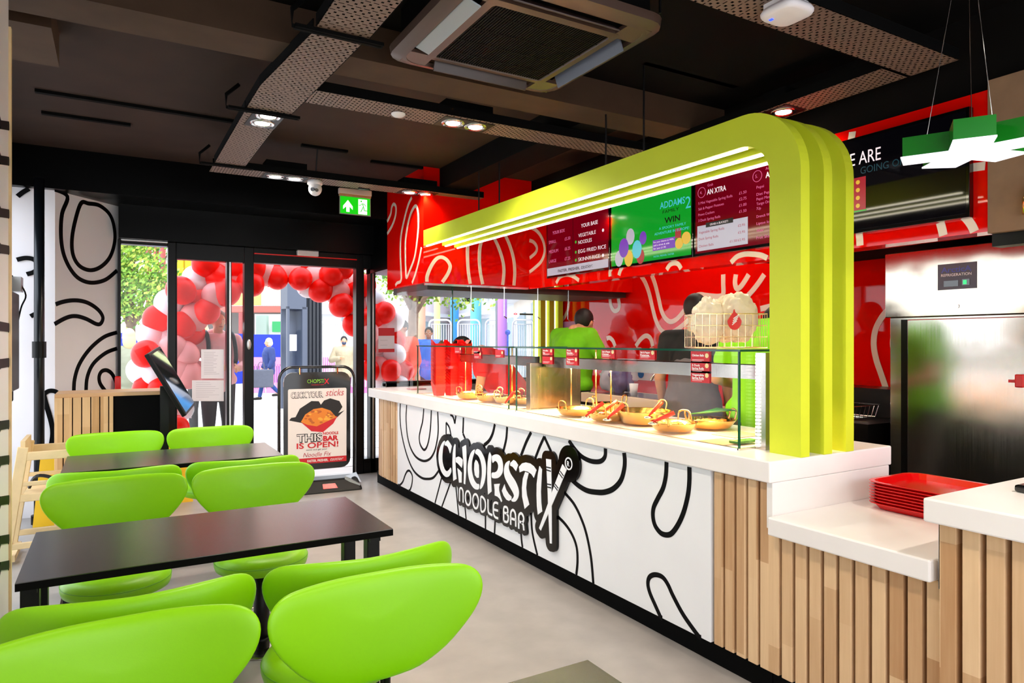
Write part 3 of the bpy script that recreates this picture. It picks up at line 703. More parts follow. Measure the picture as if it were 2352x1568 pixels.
# ================================================================ glass display cases
def glass_case(nm, label, y0, y1, posts, cards, grp):
    g = thing(nm, label, 'display case', (2.6, (y0+y1)/2, .972), 0, grp)
    m = MB(); m.box(2.370, 2.378, y0, y1, .974, 1.405); part(m, 'front_glass', M['glass'], g)
    m = MB(); m.box(2.365, 2.86, y0-.01, y1+.01, 1.405, 1.415); part(m, 'top_glass', M['glass'], g)
    m = MB(); m.box(2.3645, 2.3652, y0-.01, y1+.01, 1.405, 1.415); m.box(2.365, 2.86, y0-.0107, y0-.01, 1.405, 1.415); part(m, 'glass_rim', M['gedge'], g)
    m = MB(); m.box(2.378, 2.80, y0, y0+.006, .974, 1.405); part(m, 'end_glass', M['glass'], g); m = MB(); m.box(2.378, 2.80, y1-.006, y1, .974, 1.405); part(m, 'end_glass', M['glass'], g)
    m = MB(); m.box(2.369, 2.379, y0-.001, y0+.006, .974, 1.405); part(m, 'glass_edge', M['gedge'], g); m = MB(); m.box(2.369, 2.379, y1-.006, y1+.001, .974, 1.405); part(m, 'glass_edge', M['gedge'], g)
    m = MB(); m.box(2.366, 2.385, y0, y1, .972, .980); m.box(2.366, 2.85, y0-.004, y0+.006, .972, .980); m.box(2.366, 2.85, y1-.006, y1+.004, .972, .980); part(m, 'base_channel', M['chrome'], g)
    m = MB(); m.box(2.60, 2.604, y0+.02, y1-.02, 1.272, 1.342); m.box(2.636, 2.64, y0+.02, y1-.02, 1.272, 1.342); m.box(2.60, 2.64, y0+.02, y1-.02, 1.338, 1.342); part(m, 'gantry', M['steelh'], g)
    m = MB(); m.box(2.60, 2.64, y0+.02, y0+.024, 1.272, 1.342); m.box(2.60, 2.64, y1-.024, y1-.02, 1.272, 1.342); part(m, 'gantry_end', M['steelh'], g)
    m = MB(); m.box(2.608, 2.632, y0+.1, y1-.1, 1.300, 1.306); part(m, 'heat_lamp', M['warm'], g)
    ld = bpy.data.lights.new('heat_lamp_light', 'AREA'); ld.shape = 'RECTANGLE'; ld.size = .03; ld.size_y = y1-y0-.2; ld.energy = 15*(y1-y0); ld.color = (1, .60, .26)
    lo = bpy.data.objects.new('heat_lamp_light', ld); C.objects.link(lo); lo.location = (2.62, (y0+y1)/2, 1.295)
    for (x, yy) in posts: part(MB().cone((x, yy, .974), (x, yy, 1.405), .005, n=10), 'support_post', M['brass'], g, smooth=True)
    for px, py, lines in cards:
        c = Xp(px, py, 2.381); w_, h_ = .118, .055
        m = MB(); m.box(2.3795, 2.381, c.y-w_/2, c.y+w_/2, c.z-h_/2, c.z+h_/2)
        m.mat(1)
        if len(lines) == 1 or lines[1]:
            for i, t in enumerate(lines): text(m, t, (2.3685, c.y+w_*.42, c.z+.004-.014*i), NX, UZ, .014, width=min(.075, .0085*len(t)), bold=.03, lift=.001)
        m.box(2.3688, 2.3695, c.y-w_*.2, c.y+w_*.42, c.z-.014, c.z-.012); m.box(2.3688, 2.3695, c.y-w_*.1, c.y+w_*.42, c.z-.020, c.z-.0185)
        m.mat(2); m.cone((2.3695, c.y-w_*.36, c.z+.008), (2.3685, c.y-w_*.36, c.z+.008), .011, n=14)
        m.mat(0); m.box(2.3692, 2.3696, c.y-w_/2, c.y+w_/2, c.z-h_/2, c.z+h_/2)
        part(m, 'dish_card', [mat('card red', '#c9101e', .4), M['txtw'], mat('card dish picture', '#e9dba0', .5)], g)
    return g
glass_case('display_case', 'long glass food display case beside the lime arch, holding most of the gold pans', 2.09, 4.02, [(2.62, 3.72), (2.62, 3.45), (2.62, 3.3)],
    [(1261,808,['Noodles', 'Box']), (1261,826,['Chicken', '']), (1317,808,['Plain', 'Noodles']), (1317,828,['Vegetable', 'Rice']), (1400,811,['Salt & Pepper', 'Chicken']), (1490,813,['Salt & Pepper', 'Potatoes']),
     (1612,820,['Chicken Balls']), (1612,843,['5 Duck', 'Spring Rolls']), (1612,865,['Vegetable', 'Spring Rolls'])], 'glass display cases on the counter')
glass_case('display_case', 'glass food display case at the far end of the counter near the shop window', 4.12, 5.78, [(2.62, 4.5), (2.62, 5.3)],
    [(1150,812,['Noodles', '']), (1098,803,['Chicken', '']), (1100,815,['Rice', '']), (1055,803,['Prawn', ''])], 'glass display cases on the counter')
# steel end column with led strip at the near end
m = thing('steel_column', 'polished round-cornered steel post at the near end of the display case beside the lime arch', 'post', (2.55, 2.06, .972))
part(MB().box(2.53, 2.66, 2.00, 2.085, .972, 1.40), 'post_body', M['steel'], m, bevel=.025, seg=4)
part(MB().box(2.47, 2.53, 2.03, 2.085, .972, 1.40), 'side_plate', M['steelh'], m)
q = MB(); 
for k in range(26): q.box(2.463, 2.47, 2.06, 2.08, .985+k*.0158, .995+k*.0158)
part(q, 'led_strip', M['led2'], m)
# tall clear screen at the far end
m = thing('glass_screen', 'tall clear glass screen standing at the far end of the counter under the red bulkhead', 'screen', (2.7, 5.84, .972))
part(MB().box(2.37, 2.378, 5.80, 6.3, .974, 1.98), 'side_glass', M['glass'], m); part(MB().box(2.378, 2.75, 5.835, 5.843, .974, 1.98), 'front_glass', M['glass'], m)
part(MB().box(2.745, 2.753, 5.834, 5.844, .974, 1.98), 'glass_edge', M['gedge'], m)
# divider panel between the cases
m = thing('steel_divider', 'bronze tinted steel partition box between the two display cases', 'partition', (2.65, 4.07, .972))
part(MB().box(2.50, 2.93, 4.04, 4.10, .972, 1.30), 'panel', steel_mat('warm steel', (.5, .36, .2), .25, (60, 60, 2), .06), m, bevel=.004)
# hood rail and lamps under the bulkhead
m = thing('hood_rail', 'steel hood lip with hanging hooks under the red bulkhead beside the window', 'hood', (3, 5.8, 1.97))
part(MB().box(2.45, 3.56, 5.79, 5.81, 1.965, 1.985), 'lip', M['chrome'], m)
part(MB().box(2.5, 4.85, 5.85, 6.74, 1.93, 1.984), 'soffit', mat('dark steel soffit', '#241a14', .5), m)
for px, l in ((1082, .22), (1158, .28), (1235, .28), (1305, .3)):
    p = Yp(px, 660, 5.76); part(MB().tube([(p.x, 5.76, 1.975), (p.x, 5.76, 1.975-l), (p.x+.03, 5.76, 1.975-l-.02)], .006, 6), 'hook', M['chrome'], m)

# ================================================================ pans in the cases
def pan(label, x, y, r, rz, grp='gold coloured handled pans in the display case', deep=.045, food=None, fl=None):
    p = thing('two_handled_pan', label, 'pan', (x, y, .98), rz, grp)
    m = MB(); m.lathe([(0, .002), (r*.72, .002), (r*.78, .006), (r, deep), (r+.006, deep+.002), (r+.004, deep-.003), (r*.8, .001), (r*.74, -.002), (0, -.002)], (0, 0, .006), 28)
    o = m.build('bowl', M['brass'], p, True)
    for sx in (-1, 1):
        pts = [(sx*(r-.004), -.03, deep-.006), (sx*(r+.004), -.032, deep+.03), (sx*(r+.008), -.026, deep+.05), (sx*(r+.01), 0, deep+.058), (sx*(r+.008), .026, deep+.05), (sx*(r+.004), .032, deep+.03), (sx*(r-.004), .03, deep-.006)]
        MB().tube(catmull(pts, 3), .005, 8).build('handle', M['brass'], p, True)
    if food:
        m = MB(); rnd = random.Random(int(x*1000+y*77))
        for k in range(60):
            a = rnd.random()*6.28; q = rnd.random()**.5*r*.74; s = rnd.uniform(.009, .018)
            m.sphere((q*math.cos(a), q*math.sin(a), .022+.015*(1-q/r)+rnd.uniform(0, .008)), s, s*rnd.uniform(.6, 1), s*.7, 8, 5)
        tag(m.build('food', food, p, True), kind='stuff')
    return p
F_nood = mat('noodle', '#d99a3e', .5, noise=.3, nscale=60); F_chk = mat('orange chicken', '#c9682a', .4, noise=.3, nscale=60); F_grn = mat('green vegetables', '#5d8f2d', .5, noise=.3, nscale=50)
def at1(px, py): p = Zp(px, py, .99); return p.x, p.y
pans = [(1318, 950, .125, .2, None, 'empty gold pan nearest the steel partition in the long display case'), (1362, 964, .13, .5, F_chk, 'gold pan of browned chicken, second from the steel partition'),
        (1400, 938, .11, -.2, F_nood, 'small gold pan of orange food at the back beside two red spoons'), (1478, 968, .155, .1, F_grn, 'largest deep gold pan with a red handled spoon in the middle of the case'),
        (1545, 985, .12, .35, F_nood, 'gold pan in front of the rising steam'), (1632, 978, .13, -.3, F_nood, 'gold pan with spring onions close to the lime arch')]
for px, py, r, rz, fd, lb in pans:
    x, y = at1(px, py); pan(lb, max(x, 2.40+r+.02), y, r, rz, deep=.07 if r > .15 else .042, food=fd)
for px, py, r, fd, lb in ((1078, 912, .11, F_grn, 'gold pan of vegetables farthest along the counter beside the red boxes'), (1125, 918, .11, F_nood, 'gold pan of noodles in the far display case'), (1170, 922, .13, F_grn, 'gold pan with orange handled spoon in the far display case'), (1212, 925, .11, F_chk, 'gold pan of orange food in the far case next to the steel partition')):
    x, y = at1(px, py); pan(lb, max(x, 2.40+r+.02), y, r, .3, food=fd)
RSP = mat('red silicone handle', '#e0331a', .35)
def spoon(px0, py0, px1, py1, lb, z0=1.03, z1_=1.10):
    a = Zp(px0, py0, z0); b = Zp(px0, py0, z0)+Vector(((px1-px0)*.0016, -(px1-px0)*.0012, z1_-z0+(py0-py1)*.0003))
    s = thing('serving_spoon', lb, 'spoon', tuple(a), 0, 'red handled serving spoons')
    part(MB().tube([a, a.lerp(b, .35), b], [.004, .009, .012], 8), 'handle', RSP, s, smooth=True)
    part(MB().sphere(a-Vector((0, 0, .008)), .03, .02, .008), 'bowl', M['chrome'], s, smooth=True)
spoon(1345, 955, 1395, 935, 'red handled spoon lying in the second gold pan'); spoon(1385, 945, 1428, 922, 'red handled spoon propped in the small back pan', 1.03, 1.09)
spoon(1395, 960, 1440, 942, 'red handled spoon leaning towards the largest pan'); spoon(1490, 955, 1525, 930, 'bright red handled spoon rising behind the largest pan', 1.05, 1.12); spoon(1500, 968, 1552, 948, 'wide red handled turner resting on the largest pan', 1.05, 1.09)
spoon(1160, 925, 1190, 905, 'orange red handled spoon in the far display case')
# spring onions on the last pan
x, y = at1(1632, 975); m = MB()
for k in range(9):
    m.tube([(x-.06+k*.012, y+.09, 1.045), (x-.03+k*.01, y, 1.06+.002*k), (x+.02+k*.008, y-.11, 1.075)], [.004, .007, .003], 6)
tag(m.build('spring_onions', mat('spring onion', '#2f7a35', .4, noise=.5, nscale=20), smooth=True), 'bundle of green spring onions lying over a gold pan', 'vegetable', kind='stuff')
# steam plume
m = thing('steam', 'thin wisp of steam rising from the food in the display case', 'steam', (2.5, 2.75, 1.0))
# heated tiles / bain marie cut-outs at the near end
for k, (a, b) in enumerate((((1600, 1015), (1700, 1012)), ((1640, 998), (1730, 997)))):
    p = Zp(*a, .975); 
    o = MB().box(p.x, p.x+.2, p.y-.14, p.y+.02, .9725, .979).build('heated_tile', mat('ceramic tile %d' % k, '#cbb092', .25), bevel=.003)
    tag(o, ['glossy beige warming plate at the near end of the case', 'glossy beige warming plate behind the first, near the arch'][k], 'warming plate')
p = Zp(1685, 1018, .98); o = MB().box(p.x, p.x+.14, p.y-.03, p.y+.03, .9795, .992).build('green_marker', mat('dark green block', '#2d7022', .4), bevel=.004); tag(o, 'dark green plastic block lying flat inside the near end of the display case', 'block')
bpy.data.objects.remove(m)
# tongs / thongs wooden scoop
# wire basket with bags on top of the case
bk = thing('wire_basket', 'pale gold wire basket full of prawn cracker bags standing on the glass case', 'basket', (2.64, 2.42, 1.416), math.radians(-32))
bx, by, bh = .172, .115, .168
m = MB()
for z in (.004, .056, .112, bh): 
    m.tube([(-bx, -by, z), (bx, -by, z), (bx, by, z), (-bx, by, z)], .0022 if 0 < z < bh and z > .01 else .0035, 6, True)
part_o = m.build('rim', M['wire'], bk)
m = MB()
for k in range(11):
    x = -bx+2*bx*k/10; m.tube([(x, -by, bh), (x, -by, .004), (x, by, .004), (x, by, bh)], .0016, 5)
for k in range(1, 7):
    y = -by+2*by*k/7; m.tube([(-bx, y, bh), (-bx, y, .004), (bx, y, .004), (bx, y, bh)], .0016, 5)
m.build('mesh', M['wire'], bk)
bagm = mat('cream prawn cracker bag', '#fdeccf', .35, noise=.15, nscale=18, bump=.3)
for k, (x, y, z, rx, ry, rz_, lb) in enumerate(((-.085, -.02, .13, .085, .085, .12, 'clear bag of cream prawn crackers at the left end of the wire basket'), (.06, -.01, .15, .10, .09, .13, 'tall clear bag of cream prawn crackers with a red leaf label in the basket'), (.01, .05, .14, .10, .055, .12, 'bag of prawn crackers at the back of the wire basket'))):
    m = MB(); rnd = random.Random(k); vs = []
    m.sphere((0, 0, 0), rx, ry, rz_, 64, 40)
    for v in m.v:
        nrm = Vector((v.x/rx, v.y/ry, v.z/rz_)); n1 = mnoise.noise(nrm*2.3+Vector((k*7, 0, 0))); n2 = abs(mnoise.noise(nrm*6+Vector((0, k*5, 0))))
        v *= 1+.16*n1-.16*n2; 
        v.x = max(-rx*.93, min(rx*.93, v.x)); v.y = max(-ry*.95, min(ry*.95, v.y)); v.z = max(-rz_*.99, v.z)
    o = m.build('cracker_bag', bagm, None, True); o.location = Matrix.Rotation(math.radians(-32), 3, 'Z') @ Vector((x, y, 0))+Vector((2.64, 2.42, 1.42+z))
    o.rotation_euler = (0, 0, math.radians(-32)); tag(o, lb, 'bag', 'bags of prawn crackers in the wire basket')
    if k == 1:
        q = MB(); sh = []
        for i in range(24):
            t = 2*math.pi*i/24; sh.append((1.3*.026*math.sin(t)*(1 if math.cos(t) < 0 else (1-math.cos(t)*.6)), 1.3*.034*math.cos(t)+(.012 if abs(t) < .2 or t > 6 else 0)))
        q.prism(sh, lambda u, v, w: Vector((-.045+u, -.108-w, -.02+v)), .002)
        q.mat(1)
        for a in range(4): ribbon(q, [(-.012+a*.002, -.02+a*.01), (.01+a*.004, .0+a*.01)], .004, lambda u, v, w: Vector((-.045+u, -.1105-w, -.02+v)), .001)
        q.build('leaf_label', [M['redm'], M['txtw']], o)
# red noodle boxes stacked at the far end of the case
box_m = mat('red noodle box', '#e00b0b', .3); blk_m = mat('black box flap', '#16100f', .4)
def nbox():
    o = MB().hexa([(-.04,-.035,0),(.04,-.035,0),(.04,.035,0),(-.04,.035,0)], [(-.055,-.05,.09),(.055,-.05,.09),(.055,.05,.09),(-.055,.05,.09)]).build('noodle_box', box_m)
    m = MB(); 
    for sx in (-1, 1):
        m.hexa([(sx*.055,-.05,.09),(sx*.057,-.05,.09),(sx*.057,.05,.09),(sx*.055,.05,.09)], [(sx*.075,-.02,.125),(sx*.077,-.02,.125),(sx*.077,.02,.125),(sx*.075,.02,.125)])
    m.build('flap', box_m, o)
    m = MB(); m.hexa([(-.03,-.05,.09),(.03,-.05,.09),(.03,-.052,.09),(-.03,-.052,.09)], [(-.012,-.066,.12),(.012,-.066,.12),(.012,-.068,.12),(-.012,-.068,.12)]); 
    return o, m
pb = None
for si, (px, lb) in enumerate(((1003, 'left'), (1032, 'middle'), (1063, 'right'))):
    p = Yp(px, 880, 5.45-.03*si)
    for k in range(15):
        if pb is None: pb, flp = nbox(); o = pb
        else: o = copy_tree(pb)
        o.scale = (.9, .9, .95); o.location = (p.x+(0.02), p.y, .98+k*.0262); o.rotation_euler = (0, 0, .3*si)
        if k == 14: flp.build('inner_flap', blk_m, o)
        pos = 'topmost' if k == 14 else ('bottom' if k == 0 else 'box %d from the bottom' % (k+1))
        tag(o, 'red noodle box, %s of the %s stack in the far case' % (pos, lb), 'food box', 'nested red noodle boxes')
# leaflets at the counter's far end
for k in range(3):
    o = MB().box(2.52, 2.68, 6.3, 6.42, .9725+k*.004, .976+k*.004).build('leaflet', mat('leaflet pink %d' % k, ['#c8b4bb', '#b24a58', '#d9a4ad'][k], .5)); tag(o, ['bottom', 'middle', 'top'][k]+' pink leaflet in the small pile on the far end of the worktop', 'leaflet', 'pile of leaflets on the counter')
# ================================================================ chairs
def make_chair():
    t = thing('dining_chair', 'x', 'chair')
    m = MB(); m.lathe([(0, .475), (.12, .474), (.175, .468), (.198, .455), (.2085, .435), (.209, .42), (.203, .40), (.17, .388), (0, .386)], n=48); m.build('seat', M['chair'], t, True)
    m = MB(); m.tube([(.2085*math.cos(a), .2085*math.sin(a), .436) for a in [2*math.pi*k/48 for k in range(48)]], .0016, 5, True); m.build('piping', mat('seam green', '#5c9e10', .5), t, True)
    out = [(0,.832),(.10,.834),(.19,.834),(.245,.829),(.277,.808),(.288,.772),(.277,.725),(.245,.672),(.19,.61),(.12,.565),(.05,.55),(0,.548)]
    out = out+[(-x, z) for x, z in out[-2:0:-1]]; out = catmull(out, 3, True); n = len(out); cz = .715
    m = MB(); vs = []; fs = []; K = 12; T = .027
    def pt(f, r, side):
        x, z = out[f]; x *= r; z = cz+(z-cz)*r; th = T*(1-r**6)**.5*(1-.25*r)
        y = -.222+.32*x*x*(1+.6*(z-.55))-(z-.55)*.06+side*th   # tips come forward (+y), leaning back
        y += .95*x*x*.6
        return (x, y, z)
    idx = {}
    for side in (-1, 1):
        for j in range(1, K+1):
            r = math.sin(math.pi/2*j/K)
            for f in range(n):
                if j == K and side == 1: idx[(1, K, f)] = idx[(-1, K, f)]; continue
                idx[(side, j, f)] = len(vs); vs.append(pt(f, r, side))
        idx[(side, 0)] = len(vs); vs.append(pt(0, 0, side))
    for side in (-1, 1):
        for f in range(n):
            g = (f+1) % n; q = (idx[(side, 0)], idx[(side, 1, f)], idx[(side, 1, g)]); fs.append(q if side == 1 else q[::-1])
            for j in range(1, K):
                q = (idx[(side, j, f)], idx[(side, j+1, f)], idx[(side, j+1, g)], idx[(side, j, g)]); fs.append(q if side == 1 else q[::-1])
    m.add(vs, fs); o = m.build('backrest', M['chair'], t, True); fixn(o)
    for sx in (-1, 1):
        m = MB(); m.tube(catmull([(sx*.035, -.12, .385), (sx*.035, -.2, .39), (sx*.035, -.236, .44), (sx*.035, -.232, .6)], 4), .011, 6); m.build('back_support', M['black'], t, True)
    MB().cone((0, 0, 0), (0, 0, .392), .036, n=20).build('column', M['black'], t, True)
    m = MB(); m.cone((0, 0, .045), (0, 0, .06), .041, n=20); m.build('collar', M['black'], t, True)
    m = MB(); m.lathe([(0, .010), (.11, .010), (.122, .006), (.124, .0), (0, 0)], n=40); pl = m.build('floor_flange', M['steel'], t, True)
    for k in range(4):
        a = math.pi/4+k*math.pi/2; MB().cone((.095*math.cos(a), .095*math.sin(a), .009), (.095*math.cos(a), .095*math.sin(a), .018), .007, n=6).build('bolt', M['chrome'], pl)
    return t
ch0 = make_chair(); first = True
LB = {(0, 0): 'green wing-backed chair facing the camera at the closest table, left of the pair in front', (0, 1): 'green wing-backed chair with the largest back, facing the closest table, nearest the counter',
      (1, 0): 'green chair turned away towards the middle table, its back just behind the bottom left chair', (1, 1): 'green chair turned away towards the middle table, directly behind the largest chair back',
      (2, 0): 'green chair on the far side of the middle table, on the white wall side', (2, 1): 'green chair on the far side of the middle table, on the counter side',
      (3, 0): 'green chair at the near side of the far table by the wall, mostly hidden', (3, 1): 'green chair tucked at the near side of the far table, mostly hidden, counter side',
      (4, 0): 'farthest green chair in front of the slatted cabinet', (4, 1): 'farthest green chair in front of the open doorway and sign'}
for ri, (y, face) in enumerate(((1.53, -1), (2.205, 1), (3.38, -1), (4.02, 1), (5.16, -1))):
    for ci, x in enumerate((.01, .60)):

        o = ch0 if first else copy_tree(ch0); first = False
        o.location = (x, y, 0); o.rotation_euler = (0, 0, 0 if face == 1 else math.pi); o['label'] = LB[(ri, ci)]
        if ri == 1:
            for q in o.children:
                if q.name.startswith('back'): q.location = (.038, -.075, 0); o['group'] = 'lime green chairs in rows at the dark tables'
# ================================================================ tables
def make_table():
    t = thing('dining_table', 'x', 'table')
    m = MB(); m.box(-.575, .575, 0, .615, .725, .7475); m.mat(1); m.box(-.5745, .5745, .0005, .6145, .7475, .75); m.build('tabletop', [M['blackmatte'], M['table']], t)
    for x in (-.545, .52):
        for y in (.06, .36):
            l = MB().box(x-.024, x+.024, y, y+.05, 0, .725).build('leg', M['black'], t, bevel=.003)
        MB().box(x-.02, x+.02, .04, .57, .70, .725).build('bracket', M['black'], t)
        MB().box(x-.04, x+.04, .02, .46, 0, .008).build('foot_plate', M['black'], t)
    return t
tb = make_table()
for i, (y, d) in enumerate(((.60, ''), (2.43, ''), (4.345, ''))):
    o = tb if i == 0 else copy_tree(tb); o.location = (.325, y, 0); o['group'] = 'dark rectangular tables'
    o['label'] = ['dark table whose corner just shows at the bottom edge beside the counter aisle', 'middle dark rectangular table between the chair rows, red tint across its top', 'farthest dark rectangular table near the doorway, pale window reflection on its top'][i]
# ================================================================ ceiling services
tray_m = perf_mat('perforated cable tray', '#725e54', .035, .022, .16, .27)
def cable_tray(label, quads):
    """quads: lists of 4 plan points (near-left, near-right, far-right, far-left)"""
    t = thing('cable_tray', label, 'cable tray', (quads[0][0][0], quads[0][0][1], 2.8), 0, 'perforated cable trays')
    for q in quads:
        a, b, c, d = [Vector((p[0], p[1], 2.8)) for p in q]
        m = MB(); m.quad(a, d, c, b)
        o = part(m, 'tray_base', tray_m, t)
        e1 = (d-a).normalized(); e2 = Vector((e1.y, -e1.x, 0)); uvproj(o, lambda co, a=a, e1=e1, e2=e2: ((Vector(co)+Vector(t.location)*0-a).dot(e2), (Vector(co)-a).dot(e1)))
        for s, e in ((a, d), (b, c)):
            n_ = (e-s).normalized(); n_ = Vector((n_.y, -n_.x, 0))*.004
            part(MB().hexa([s, e, e+n_, s+n_], [s+UZ_*.055, e+UZ_*.055, e+n_+UZ_*.055, s+n_+UZ_*.055]), 'side_flange', M['blackmatte'], t)
    return t
UZ_ = Vector((0, 0, 1))
cable_tray('perforated tray running overhead from the camera towards the doors', [[(.76, 1.3), (1.00, 1.3), (.98, 2.95), (.745, 2.95)], [(.745, 3.0), (.97, 3.0), (.93, 3.78), (.66, 3.78)], [(.66, 3.78), (.93, 3.78), (.905, 4.2), (.655, 4.2)], [(.655, 4.22), (.875, 4.22), (.87, 5.6), (.65, 5.6)]])
cable_tray('perforated tray crossing towards the arch with a twin spotlight', [[(3.4, 3.70), (3.4, 3.92), (.93, 3.92), (.93, 3.70)]])
cable_tray('farthest perforated tray carrying camera and exit sign', [[(3.0, 5.68), (3.0, 5.90), (.65, 5.90), (.65, 5.68)]])
cable_tray('wide dark perforated tray in the upper right of the ceiling', [[(3.50, 1.75), (3.50, 1.98), (1.9, 1.98), (1.9, 1.75)], [(3.28, 2.0), (3.50, 2.0), (3.50, 5.0), (3.28, 5.0)]])
for k, (a, b) in enumerate((((.60, 4.19, 2.86), (.93, 4.19, 2.86)), ((.70, 2.97, 2.86), (1.02, 2.97, 2.86)), ((.60, 5.60, 2.86), (.9, 5.60, 2.86)))):
    m = MB(); m.tube([(a[0]+.02, a[1], 2.93), (a[0]-.05, a[1], 2.86), (a[0]-.05, a[1], 2.79), (b[0]+.02, a[1], 2.79)], .012, 4)
    m.box(a[0]-.04, b[0]+.03, a[1]-.02, a[1]+.02, 2.782, 2.797)
    tag(m.build('tray_bracket', M['blackmatte']), 'black bent bracket under the first tray, ' + ['beside the near twin spotlight', 'nearest to the camera', 'at the far turn of the tray'][k], 'bracket', 'black brackets holding the tray')
for k, (p0, p1) in enumerate((((80, 212), (548, 287)), ((95, 262), (300, 291)), ((692, 336), (798, 351)), ((852, 373), (1120, 405)), ((1480, 145), (1690, 200)))):
    a = Zp(*p0, CZ-.02); b = Zp(*p1, CZ-.02); b.y = a.y+(b.y-a.y)*.4
    m = MB(); d = (b-a).normalized(); n_ = Vector((d.y, -d.x, 0))*.02
    m.hexa([a-n_, b-n_, b+n_, a+n_], [a-n_+UZ_*.025, b-n_+UZ_*.025, b+n_+UZ_*.025, a+n_+UZ_*.025])
    tag(m.build('ceiling_channel', M['blackmatte']), ['long black channel fixed to the ceiling left of the first tray', 'short black channel on the ceiling at the far left', 'short black channel with a rod above the dome camera', 'long black channel near the red corner ceiling', 'black channel behind the air conditioner'][k], 'channel', 'black ceiling channels')
o = MB().cone((1.46, 5.79, 2.84), (1.46, 5.73, CZ), .006, n=6).build('hanger_rod', M['black']); tag(o, 'thin black rod from ceiling channel to the far tray above the dome camera', 'rod')
m = MB(); m.tube(catmull([(.86, 3.9, 2.87), (1.3, 4.0, 2.88), (1.7, 3.98, 2.92), (2.4, 3.97, 2.88), (3.3, 3.98, 2.86)], 5), .03, 8); m.tube(catmull([(.86, 3.95, 2.9), (1.4, 4.03, 2.9), (2.0, 4.0, 2.95), (3.3, 4.0, 2.89)], 5), .02, 8)
tag(m.build('cable_bundle', M['blackmatte'], smooth=True), 'thick black cable bundle lying in the cross tray', 'cable')
# spotlights
def spot(label, x, y, rz, n=2, e=45, z=2.8):
    t = thing('twin_spotlight' if n == 2 else 'recessed_spotlight', label, 'ceiling light', (x, y, z), rz, 'recessed tray spotlights')
    w = .16*n
    MB().box(-w/2-.01, w/2+.01, -.09, .09, -.004, .0).build('frame', M['black'], t)
    MB().box(-w/2, w/2, -.08, .08, .0, .11).build('housing', M['blackmatte'], t)
    for i in range(n):
        cx = (i-(n-1)/2)*.155
        m = MB(); m.lathe([(.072, -.005), (.069, -.010), (.064, -.006), (.058, -.011), (.052, -.006)], (cx, 0, 0), 28); m.build('lamp_ring', M['chrome'], t, True)
        MB().lathe([(0, -.0075), (.045, -.0075), (.045, -.005)], (cx, 0, 0), 24).build('lamp', M['lampface'], t)
        ld = bpy.data.lights.new('spotlight_beam', 'SPOT'); ld.energy = e; ld.color = (1, .87, .72); ld.spot_size = math.radians(140); ld.spot_blend = .6; ld.shadow_soft_size = .05
        lo = bpy.data.objects.new('spotlight_beam', ld); C.objects.link(lo); lo.parent = t; lo.location = (cx, 0, -.02)
    return t
spot('twin spotlight in the first overhead tray, its two lamps side by side at the bracket', .79, 4.34, math.radians(92)); spot('twin spotlight in the middle of the cross tray', 1.88, 3.82, 0)
spot('twin spotlight in the farthest tray left of the dome camera', 1.21, 5.79, 0); spot('twin spotlight in the farthest tray in front of the red corner', 2.38, 5.80, 0); spot('single lit spotlight in the dark tray above the lime arch', 3.39, 2.66, 0, 1, 40)
spot('twin spotlight over the nearest chairs, above the frame', .88, 1.6, math.radians(90)); spot('twin spotlight over the till end of the counter, above the frame', 2.4, .2, 0); spot('twin spotlight behind the camera over the aisle', 1.2, -.9, 0)  # unseen spotlights, added to brighten the near room and left wall
# round detector, dome camera, exit sign, access point, asterisk lamp
o = MB().lathe([(0, -.018), (.03, -.016), (.042, -.006), (.042, 0)], (1.451, 3.83, 2.797), 24).build('smoke_detector', M['white'], smooth=True); tag(o, 'small white round detector under the cross tray', 'detector')
dc = thing('dome_camera', 'white ball security camera under the farthest tray', 'security camera', (1.453, 5.79, 2.8))
part(MB().lathe([(0, 0), (.06, 0), (.062, -.03), (.05, -.04), (0, -.04)], (1.453, 5.79, 2.798), 28), 'mount', M['white'], dc, smooth=True)
part(MB().sphere((1.453, 5.78, 2.73), .055, .055, .06, 28, 16), 'ball', M['white'], dc, smooth=True)
m = MB(); m.cone((1.425, 5.735, 2.715), (1.415, 5.722, 2.71), .016, n=16); m.cone((1.452, 5.73, 2.712), (1.452, 5.718, 2.707), .014, n=16); part(m, 'lens', M['blackgloss'], dc)
ex = thing('exit_sign', 'green emergency exit sign with white arrow and running figure hanging above the doors', 'exit sign', (2.02, 6.0, 2.7))
EY = 6.1; a = Yp(780, 430, EY); b = Yp(854, 438, EY)
ef = plY(EY)
part(MB().box(a.x+.1, b.x-.1, 5.85, EY+.03, a.z, a.z+.01).box(a.x+.1, b.x-.1, 5.85, 5.88, 2.79, a.z+.01), 'bracket', M['black'], ex)
part(MB().box(a.x, b.x, EY, EY+.05, a.z-.05, a.z+.0), 'housing', mat('grey metal housing', '#c9b4ac', .35), ex, bevel=.004)
part(MB().box(a.x+.005, b.x-.005, EY+.005, EY+.045, a.z-.068, a.z-.05), 'lamp_strip', mat('tan housing strip', '#b07a50', .4), ex)
gz1 = Yp(785, 449, EY).z; gz0 = Yp(785, 488, EY).z; gx0 = a.x+.012; gx1 = b.x-.012; gw = gx1-gx0; gh = gz1-gz0
part(MB().box(gx0-.008, gx1+.008, EY+.020, EY+.024, gz0-.008, gz1+.012), 'acrylic_panel', mat('grey acrylic', '#8a8a8a', .2), ex)
m = MB(); fg = lambda u, v, w: Vector((gx0+u*gw, EY+.018-w, gz0+v*gh))
m.prism([(0, 0), (1, 0), (1, 1), (0, 1)], fg, .001)
m.mat(1); m.prism([(.09,.44),(.25,.80),(.41,.44),(.41,.24),(.305,.42),(.305,.1),(.195,.1),(.195,.42),(.09,.24)], lambda u, v, w: fg(u, v, w+.0012), .0006)
